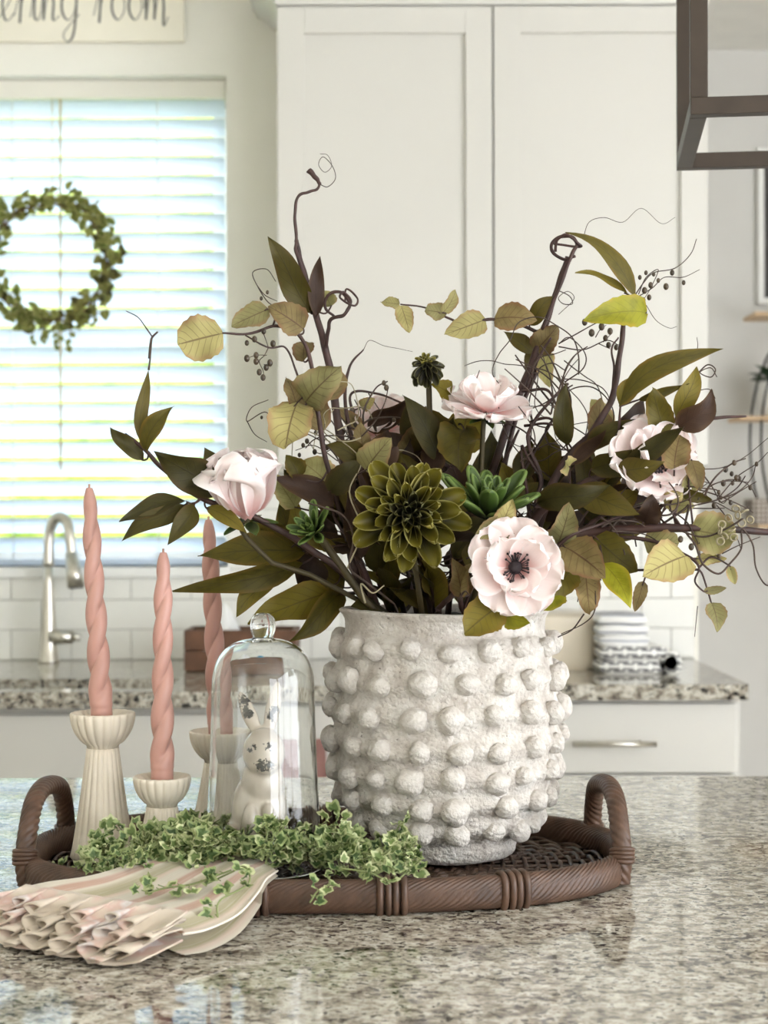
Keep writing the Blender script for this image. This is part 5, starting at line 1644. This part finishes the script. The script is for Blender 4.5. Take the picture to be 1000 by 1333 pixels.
def anemone(label, px, py, Y, axis, R, foot, seed, inner_open=.35, centre=True, n_out=7, n_in=6, flat=.3, ruf=.06):
    axis = Vector(axis).normalized()
    c = P(px, py, Y)
    root = thing('anemone_flower', foot, label, 'flower', 'blush silk flowers in the vase')
    rnd = random.Random(seed)
    up = UP if abs(axis.z) < .8 else RIGHT
    mo = [petal_me('petal', R, R * 1.12, 'broad', m_petw, .28, ruf, seed * 3 + i, lift=.05) for i in range(3)]
    mi = [petal_me('petal', R * .8, R * .85, 'broad', m_petw, .45, ruf * 1.15, seed * 5 + i, lift=.12) for i in range(3)]
    for i in range(n_out):
        place_petal(rnd.choice(mo), root, c - axis * .004, axis, up, 2 * math.pi * (i + rnd.uniform(-.15, .15)) / n_out, flat + rnd.uniform(-.12, .12), R * .08, rnd.uniform(.92, 1.06), rnd.uniform(-.15, .15))
    for i in range(n_in):
        place_petal(rnd.choice(mi), root, c, axis, up, 2 * math.pi * (i + .5 + rnd.uniform(-.2, .2)) / n_in, flat + inner_open + rnd.uniform(-.15, .15), R * .10, rnd.uniform(.88, 1.05), rnd.uniform(-.25, .25))
    if centre:
        bm = bmesh.new(); bmesh.ops.create_icosphere(bm, subdivisions=3, radius=R * .15)
        for v in bm.verts: v.co = v.co * (1 + .2 * noise.noise(v.co * 600)) + c + axis * R * .16
        MB().bm(bm).build('flower_centre', m_pollen, root)
        b = MB()
        u = (up - axis * up.dot(axis)).normalized(); w = axis.cross(u)
        for i in range(34):
            a = rnd.uniform(0, 6.28); l = R * rnd.uniform(.24, .36)
            rad = u * math.cos(a) + w * math.sin(a)
            p0 = c + axis * R * .1; p1 = c + rad * l * .7 + axis * R * .28; p2 = c + rad * l + axis * R * rnd.uniform(.24, .34)
            b.tube([p0, p1, p2], .0005, 4)
            b.ball(p2, R * .028, 6, 4)
        tag(b.build('stamens', m_pollen, root), kind='stuff')
    stem_to(root, c, axis, foot, m_gstem)
    sm = petal_me('sepal', R * .4, R * .2, 'pointed', m_succ, .3, .02, 5)
    for i in range(5): place_petal(sm, root, c - axis * .007, axis, up, i * 1.257, -.2, .003, 1, 0, 'sepal')
    return root
anemone('open blush-white anemone with a black centre resting at the vase\'s rim', 669, 740, 1.585, (.10, -1, .12), 60 / F * 1.585, into_vase(.05, -.06, .03), 3)
anemone('blush flower at the top centre seen from the side', 634, 536, 1.72, (.12, -.42, .95), 58 / F * 1.72, into_vase(.03, -.0, .04), 7, .5, False, 8, 7, .22)
anemone('blush flower at the far left seen from the side', 322, 670, 1.66, (-.12, -.35, .95), 88 / F * 1.66, into_vase(-.07, -.03, .04), 12, .1, False, 6, 5, 1.16, .16)
anemone('blush flower at the right half hidden by dark leaves', 850, 602, 1.675, (.3, -.85, .3), 62 / F * 1.675, into_vase(.07, .0, .04), 17, .4, True, 8, 6, .25)
anemone('pale flower behind the dahlia bud near the middle', 498, 556, 1.84, (-.2, -.7, .5), 46 / F * 1.84, into_vase(-.02, .05, .04), 21, .4, False, 7, 5, .3)

def dahlia(label, px, py, Y, axis, R, foot, n, mats, seed, name='dahlia_flower', e1=1.5):
    axis = Vector(axis).normalized()
    c = P(px, py, Y)
    root = thing(name, foot, label, 'flower', None)
    rnd = random.Random(seed)
    mes = [[petal_me('petal', R, R * .44, 'spoon', m, 1.25, .06, seed + i, 8, 6, .06) for i in range(3)] for m in mats]
    for i in range(n):
        f = (i + .5) / n                                  # 0 heart .. 1 outside
        ang = i * 2.39996
        elev = 1.35 - e1 * f ** .8
        sc = (.22 + .66 * f ** .75)
        mi = 0 if f > .3 else 1
        place_petal(rnd.choice(mes[min(mi, len(mes) - 1)]), root, c - axis * (R * .26 * f), axis, UP, ang, elev + rnd.uniform(-.2, .2), R * (.03 + .1 * f), sc * rnd.uniform(.86, 1.1), rnd.uniform(-.3, .3))
    MB().ball(c - axis * R * .16, R * .14, 12, 8).build('flower_centre', m_petd, root)
    stem_to(root, c - axis * R * .25, axis, foot, m_gstem, .003)
    return root
dahlia('large olive-green dahlia at the front of the bouquet', 532, 667, 1.60, (.0, -1, .12), 80 / F * 1.60, into_vase(-.02, -.05, .03), 52, (m_petg, m_petd), 4)
dahlia('small dark dahlia bud on a straight stem above the bouquet', 555, 472, 1.72, (-.1, -.6, .75), 30 / F * 1.72, into_vase(-.01, .0, .04), 40, (m_petd, m_petg), 9, 'dahlia_bud', 2.7)

def succulent(label, px, py, Y, axis, R, foot, n, seed):
    axis = Vector(axis).normalized()
    c = P(px, py, Y)
    root = thing('succulent_pick', foot, label, 'succulent', 'green succulents')
    rnd = random.Random(seed)
    me = petal_me('leaf', R, R * .34, 'spoon', m_succ, .6, .01, seed, 8, 6, .15)
    for i in range(n):
        f = (i + .5) / n
        o = place_petal(me, root, c, axis, UP if abs(axis.z) < .9 else RIGHT, i * 2.39996, 1.4 - 1.15 * f, R * .06 * f, (.5 + .5 * f) * rnd.uniform(.85, 1.1), 0, 'leaf')
        sd_ = o.modifiers.new('thick', 'SOLIDIFY'); sd_.thickness = R * .06
    stem_to(root, c, axis, foot, m_gstem, .004)
    return root
succulent('green succulent rosette right of the large dahlia', 634, 676, 1.66, (.10, -.36, .93), 88 / F * 1.66, into_vase(.02, -.03, .03), 24, 2)
succulent('green succulent rosette left of the large dahlia', 410, 694, 1.66, (-.4, -.7, .5), 42 / F * 1.66, into_vase(-.05, -.04, .03), 22, 6)

# ------------------------------------------------------------------ leaves round the mouth and behind the flowers
branch('leafy_branch', 'broad olive leaves standing behind the dahlia and succulent', 'branch',
  [([into_vase(0, .02), (590, 720, 1.76), (592, 640, 1.77), (592, 560, 1.77), (600, 520, 1.77)], .0036, .0015)],
  [V((572, 600), (524, 514), 36, 1.74, 1.73, m_dkol, 'lance', .2), V((592, 600), (545, 530), 46, 1.76, 1.76, m_olive, 'ovate', .1), V((596, 590), (612, 528), 60, 1.77, 1.76, m_olive, 'ovate', 0), V((605, 560), (598, 612), 56, 1.74, 1.70, m_olive, 'round', .1), V((588, 515), (562, 500), 30, 1.74, 1.73, m_olive, 'ovate', .3),
   V((575, 690), (520, 590), 52, 1.76, 1.76, m_dkol, 'ovate', .2), V((560, 640), (500, 560), 44, 1.77, 1.79, m_brown, 'lance', .2), V((600, 640), (572, 560), 40, 1.76, 1.78, m_brown, 'ovate', .2), V((620, 660), (640, 560), 40, 1.78, 1.80, m_dkol, 'lance', .2)], GB)
branch('leafy_branch', 'tan leaf sprig between the dahlia and the open anemone', 'branch',
  [([into_vase(.02, -.05), (620, 780, 1.62), (630, 720, 1.60), (652, 690, 1.60)], .002, .001)],
  [V((653, 684), (616, 700), 30, 1.60, 1.58, m_tan, 'ovate', .1), V((652, 690), (668, 650), 28, 1.60, 1.59, m_tan, 'ovate', .2), V((655, 688), (662, 700), 26, 1.60, 1.58, m_tan, 'ovate', .1), V((600, 776), (590, 728), 28, 1.62, 1.60, m_tan2, 'ovate', .3), V((600, 776), (612, 734), 26, 1.62, 1.61, m_tan2, 'ovate', -.4),
   V((650, 790), (604, 826), 52, 1.60, 1.565, m_olive, 'round', .1), V((655, 800), (690, 812), 30, 1.61, 1.58, m_ylw, 'ovate', .2)], GB)
rg = random.Random(404)
def fan(label, x0, x1, y0, y1, Y0, Y1, n, fx, fy, mats):
    lv = []
    for i in range(n):
        bx, by = rg.uniform(x0, x1), rg.uniform(y0, y1)
        dx, dy = bx - fx, by - fy
        l = math.hypot(dx, dy) + 1
        a = math.atan2(dy, dx) + rg.uniform(-.7, .7)
        ln = rg.uniform(45, 80)
        Yb = rg.uniform(Y0, Y1)
        lv.append(((bx, by), (bx + math.cos(a) * ln, by + math.sin(a) * ln * .9), ln * rg.uniform(.38, .6), Yb, Yb + rg.uniform(-.02, .03), rg.choice(mats), rg.choice(('lance', 'lance', 'ovate')), rg.uniform(-.6, .6)))
    cx, cy = (x0 + x1) / 2, (y0 + y1) / 2
    branch('leafy_branch', label, 'branch', [([into_vase((fx - 583) / 1246 * .6, .02), (fx, fy, (Y0 + Y1) / 2), ((fx + cx) / 2, (fy + cy) / 2, (Y0 + Y1) / 2), (cx, cy, (Y0 + Y1) / 2)], .0035, .0012)], lv, GB)
fan('fan of dark leaves behind and above the large dahlia', 470, 590, 580, 690, 1.73, 1.80, 17, 560, 760, (m_dkol, m_brown, m_olive, m_tan2))
fan('fan of dark leaves between the succulent and the right sprays', 650, 760, 620, 700, 1.72, 1.79, 15, 640, 770, (m_dkol, m_dkol, m_brown, m_olive))
fan('fan of dark leaves behind the lower right tan leaves', 730, 830, 640, 700, 1.70, 1.76, 12, 660, 770, (m_dkol, m_brown, m_olive))
fan('fan of brown leaves in the shadow below the dahlia', 500, 630, 690, 765, 1.71, 1.78, 14, 570, 800, (m_brown, m_dkol))
fan('fan of dark leaves left of the dahlia above the rim', 400, 500, 640, 730, 1.70, 1.78, 13, 520, 780, (m_dkol, m_brown, m_olive))
rf = random.Random(77)
for q in range(7):                                    # dark collar of leaves in the mouth
    a0 = q * 2 * math.pi / 7
    lab = 'dark leafy sprig low in the vase mouth, ' + ('at the right edge', 'at the back right', 'at the back', 'at the left edge', 'at the front left', 'at the front below the dahlia', 'at the front below the anemone')[q]
    p0 = into_vase(.05 * math.cos(a0), .05 * math.sin(a0), .02)
    t = thing('foliage_sprig', p0, lab, 'foliage', 'dark sprigs filling the vase mouth')
    sp = spline([p0, p0 + Vector((.02 * math.cos(a0), .02 * math.sin(a0), .05)), p0 + Vector((.055 * math.cos(a0), .05 * math.sin(a0), .11))], 8)
    MB().tube(sp, taper(len(sp), .002, .001), 6).build('stem', m_stem, t)
    for i in range(13):
        bp = sp[min(len(sp) - 1, 2 + int(i * 1.15))]
        a = a0 + rf.uniform(-1.6, 1.6)
        e = rf.uniform(.3, 1.2)
        d = Vector((math.cos(a) * math.cos(e), math.sin(a) * math.cos(e), math.sin(e)))
        L = rf.uniform(.04, .07)
        M = frame(bp, d, Vector((-math.cos(a) * .4, -.5 + .2 * rf.random(), 1)))
        leaf_mesh('leaf', L, L * rf.uniform(.4, .6), rf.choice(('lance', 'ovate')), None, rf.uniform(.1, .4), rf.uniform(.0, .15), .05, rf.uniform(-.5, .5), 9, 6, q * 20 + i, M).build('leaf', rf.choice((m_dkol, m_dkol, m_brown, m_olive)), t)
# wiry tendrils at the left of the dahlia
branch('curly_vine', 'pale wiry tendrils curling at the left of the large dahlia', 'twig',
  [([into_vase(-.04, -.05), (470, 780, 1.64), (455, 740, 1.63), (460, 700, 1.62), (448, 672, 1.61), (420, 660, 1.61), (402, 655, 1.62)], .0012, .0008)], [], 'bare curling twigs',
  [([(475, 785, 1.62), (470, 760, 1.615), (485, 772, 1.61), (500, 762, 1.61)], .0011), ([(452, 740, 1.63), (470, 690, 1.62), (455, 640, 1.66), (470, 600, 1.70), (440, 570, 1.72), (420, 556, 1.73)], .0009), curl((440, 560, 1.72), 9, 14, 91, .0007), curl((470, 570, 1.72), 9, 13, 94, .0007), curl((485, 545, 1.76), 9, 14, 97, .0007), curl((430, 575, 1.74), 10, 12, 99, .0007), curl((510, 590, 1.74), 8, 12, 102, .0006)], m_twg, tm=m_wire)
branch('willow_twig', 'thin berry twig arching behind the bouquet centre', 'twig',
  [([into_vase(-.02, .04), (520, 700, 1.82), (480, 600, 1.83), (462, 545, 1.83), (458, 512, 1.83), (490, 512, 1.83), (525, 525, 1.83), (556, 538, 1.83)], .0022, .0009)],
  [V((470, 560), (440, 530), 20, 1.83, 1.82, m_tan2, 'ovate', .2), V((470, 530), (488, 518), 18, 1.83, 1.82, m_tan, 'ovate', .2), V((480, 560), (530, 520), 30, 1.82, 1.80, m_brown, 'lance', .3)], 'bare curling twigs',
  [([(480, 512, 1.83), (500, 540, 1.83), (520, 550, 1.83), (545, 556, 1.83)], .0007), ([(462, 520, 1.83), (470, 540, 1.83), (455, 560, 1.83), (440, 580, 1.83)], .0007), ([(470, 560, 1.82), (420, 590, 1.80), (402, 575, 1.80)], .0007), ([(440, 600, 1.80), (410, 580, 1.79), (385, 586, 1.79)], .0007)],
  berries=[(459, 535, 1.83, .005), (462, 553, 1.83, .005), (400, 574, 1.80, .0036), (410, 588, 1.80, .0038), (426, 582, 1.80, .004), (390, 592, 1.79, .003), (520, 551, 1.83, .0035), (534, 545, 1.83, .0035), (515, 540, 1.83, .003), (447, 562, 1.8, .004)])
branch('willow_twig', 'short cut twig poking over the vase\'s front rim', 'twig', [([into_vase(.03, -.06, .02), (606, 778, 1.60), (582, 788, 1.59), (556, 802, 1.585)], .0028, .0026)], [], 'bare curling twigs', [([(596, 782, 1.60), (605, 770, 1.595), (612, 776, 1.59)], .0012)])
# ------------------------------------------------------------------ variegated ivy round the dome
k = NT('variegated_ivy')
uv = k.coord('UV'); sep = k.n('ShaderNodeSeparateXYZ'); k.put(sep.inputs[0], uv)
rnd_ = k.n('ShaderNodeObjectInfo').outputs['Random']
nz = k.noise(k.coord(), 260, 3)
cen = k.mix(k.step(rnd_, .2, .8), lin((72, 96, 52)), lin((122, 142, 84)))
edge = k.mix(k.step(rnd_, .3, 1.0), lin((160, 174, 118)), lin((214, 218, 170)))
f_ = k.math('ADD', sep.outputs[1], k.math('MULTIPLY', k.math('SUBTRACT', nz, .5), .7))
m_ivy = k.bsdf(k.mix(k.step(f_, .5, .8), cen, edge), .5, 0, None, .4, .25)
m_istem = simple('ivy_stem', (132, 142, 92), .6, var=.1)
def ivy_me(seed):
    rz = random.Random(seed)
    n = 15
    prof = {0: 1.0, 1: .8, 2: .66, 3: .88, 4: .66, 5: .58, 6: .66, 7: .35}
    pts, uvs = [Vector((.001, 0, 0))], [(0, 0)]
    rim = []
    for i in range(-7, 8):
        a = i / 7 * math.radians(150)
        r = prof[abs(i)] * .0095 * rz.uniform(.9, 1.1)
        rim.append(Vector((.006 + r * math.cos(a), r * math.sin(a), .0016 * math.sin(i * 1.7 + seed) + .22 * abs(r * math.sin(a)))))
    pts = [Vector((.006, 0, 0))] + [Vector((.006, 0, 0)).lerp(p, .55) - Vector((0, 0, .0004)) for p in rim] + rim
    uvs = [(0.5, 0)] + [(.5, .5)] * 15 + [(.5, 1)] * 15
    fs = [(0, 1 + i, 2 + i) for i in range(14)] + [(1 + i, 16 + i, 17 + i, 2 + i) for i in range(14)]
    b = MB(); b.add(pts, fs, uvs)
    return b.mesh('leaf', m_ivy)
ivm = [ivy_me(s) for s in range(5)]
ri = random.Random(21)
GI = 'variegated ivy sprigs on the tray'
def ivy(paths, n, label, spread=.012, sc=1.0, up=.4):
    """one ivy pick: several runners from one spot, leaves along each"""
    t = thing('ivy_sprig', paths[0][0], label, 'ivy', GI)
    for pp in paths:
        s = spline(pp, 10)
        b = MB()
        b.tube(s, .0009, 5)
        for i in range(n):
            f = (i + .8) / n
            q = s[min(len(s) - 1, int(f * (len(s) - 1)))]
            dirn = Vector((ri.uniform(-1, 1), ri.uniform(-1.1, .6), ri.uniform(-.35, 1) * up * 1.8))
            dirn.normalize()
            e = q + dirn * ri.uniform(.002, spread)
            e.z = max(e.z, CT + .006)
            b.tube([q, e], .0005, 4, False, False)
            nrm = Vector((ri.uniform(-.7, .7), ri.uniform(-1.3, -.1), ri.uniform(.2, 1.2)))
            d2 = dirn + Vector((ri.uniform(-.6, .6), ri.uniform(-.6, .2), ri.uniform(-.7, .3)))
            inst('leaf', ri.choice(ivm), t, frame(e, d2, nrm) @ Matrix.Scale(sc * ri.uniform(.7, 1.2), 4))
        b.build('stem', m_istem, t)
    return t
# the mound along the front of the tray
for (x0, x1, n, top, lab) in ((132, 205, 6, .022, 'variegated ivy at the left end of the mound, beside the tea towel'), (195, 262, 7, .040, 'variegated ivy in front of the shortest candlestick'), (255, 335, 7, .036, 'variegated ivy in front of the rabbit and dome'),
                          (330, 400, 7, .034, 'variegated ivy at the dome\'s right foot'), (395, 470, 7, .036, 'pale variegated ivy between the dome and the vase'), (462, 540, 6, .020, 'variegated ivy at the right end of the mound, against the vase')):
    ps = []
    for i in range(n):
        px = x0 + (x1 - x0) * (i + .5) / n + ri.uniform(-6, 6)
        p0 = G(px, 1134 - 18 * ri.random(), .020 + .014 * ri.random())
        d = Vector((ri.uniform(-.04, .04), ri.uniform(-.03, .012), ri.uniform(.2, 1.0) * top))
        ps.append([p0, p0 + d * .5 + Vector((0, 0, .008)), p0 + d])
    ivy(ps, 20, lab, .014, 1.0, .5)
ps = []
for (px, py, z) in ((215, 1112, .03), (238, 1102, .035), (255, 1096, .035), (272, 1092, .03), (190, 1118, .03)):
    p0 = G(px, py, z)
    ps.append([p0, p0 + Vector((ri.uniform(-.02, .02), -.005, .014)), p0 + Vector((ri.uniform(-.03, .03), -.012, .022))])
ivy(ps, 18, 'darker ivy behind, between the shortest candlestick and the dome', .012)
def ivp(pts, n, label, **kw):
    q = [P(*p) for p in pts]
    ivy([q], n, label, **kw)
ivp([(268, 1150, 1.50), (300, 1135, 1.495), (318, 1128, 1.49), (322, 1150, 1.475), (285, 1172, 1.445), (282, 1196, 1.44)], 9, 'thin ivy trail lying over the striped tea towel', spread=.007)
ivp([(425, 1140, 1.51), (428, 1150, 1.502), (412, 1160, 1.50), (402, 1175, 1.498)], 6, 'short ivy trail hanging over the front rim of the tray', spread=.005)
ivp([(470, 1110, 1.56), (500, 1112, 1.55), (512, 1090, 1.55), (518, 1076, 1.55), (530, 1066, 1.55)], 11, 'ivy tendril standing up against the clay vase', spread=.006)
ivp([(440, 1130, 1.53), (480, 1136, 1.52), (510, 1148, 1.52), (535, 1128, 1.53), (548, 1118, 1.53)], 12, 'ivy tendril curling at the right end of the mound', spread=.007)
ivp([(340, 1120, 1.56), (345, 1095, 1.56), (348, 1078, 1.56), (352, 1070, 1.56)], 12, 'upright ivy tip in front of the rabbit', spread=.009)
ivp([(300, 1132, 1.50), (250, 1150, 1.49), (215, 1155, 1.485), (190, 1162, 1.48)], 10, 'ivy trail spilling from the mound onto the towel', spread=.008)
ivp([(88, 1128, 1.66), (75, 1132, 1.65), (62, 1136, 1.64)], 7, 'small ivy tip near the tray\'s left handle', spread=.006)
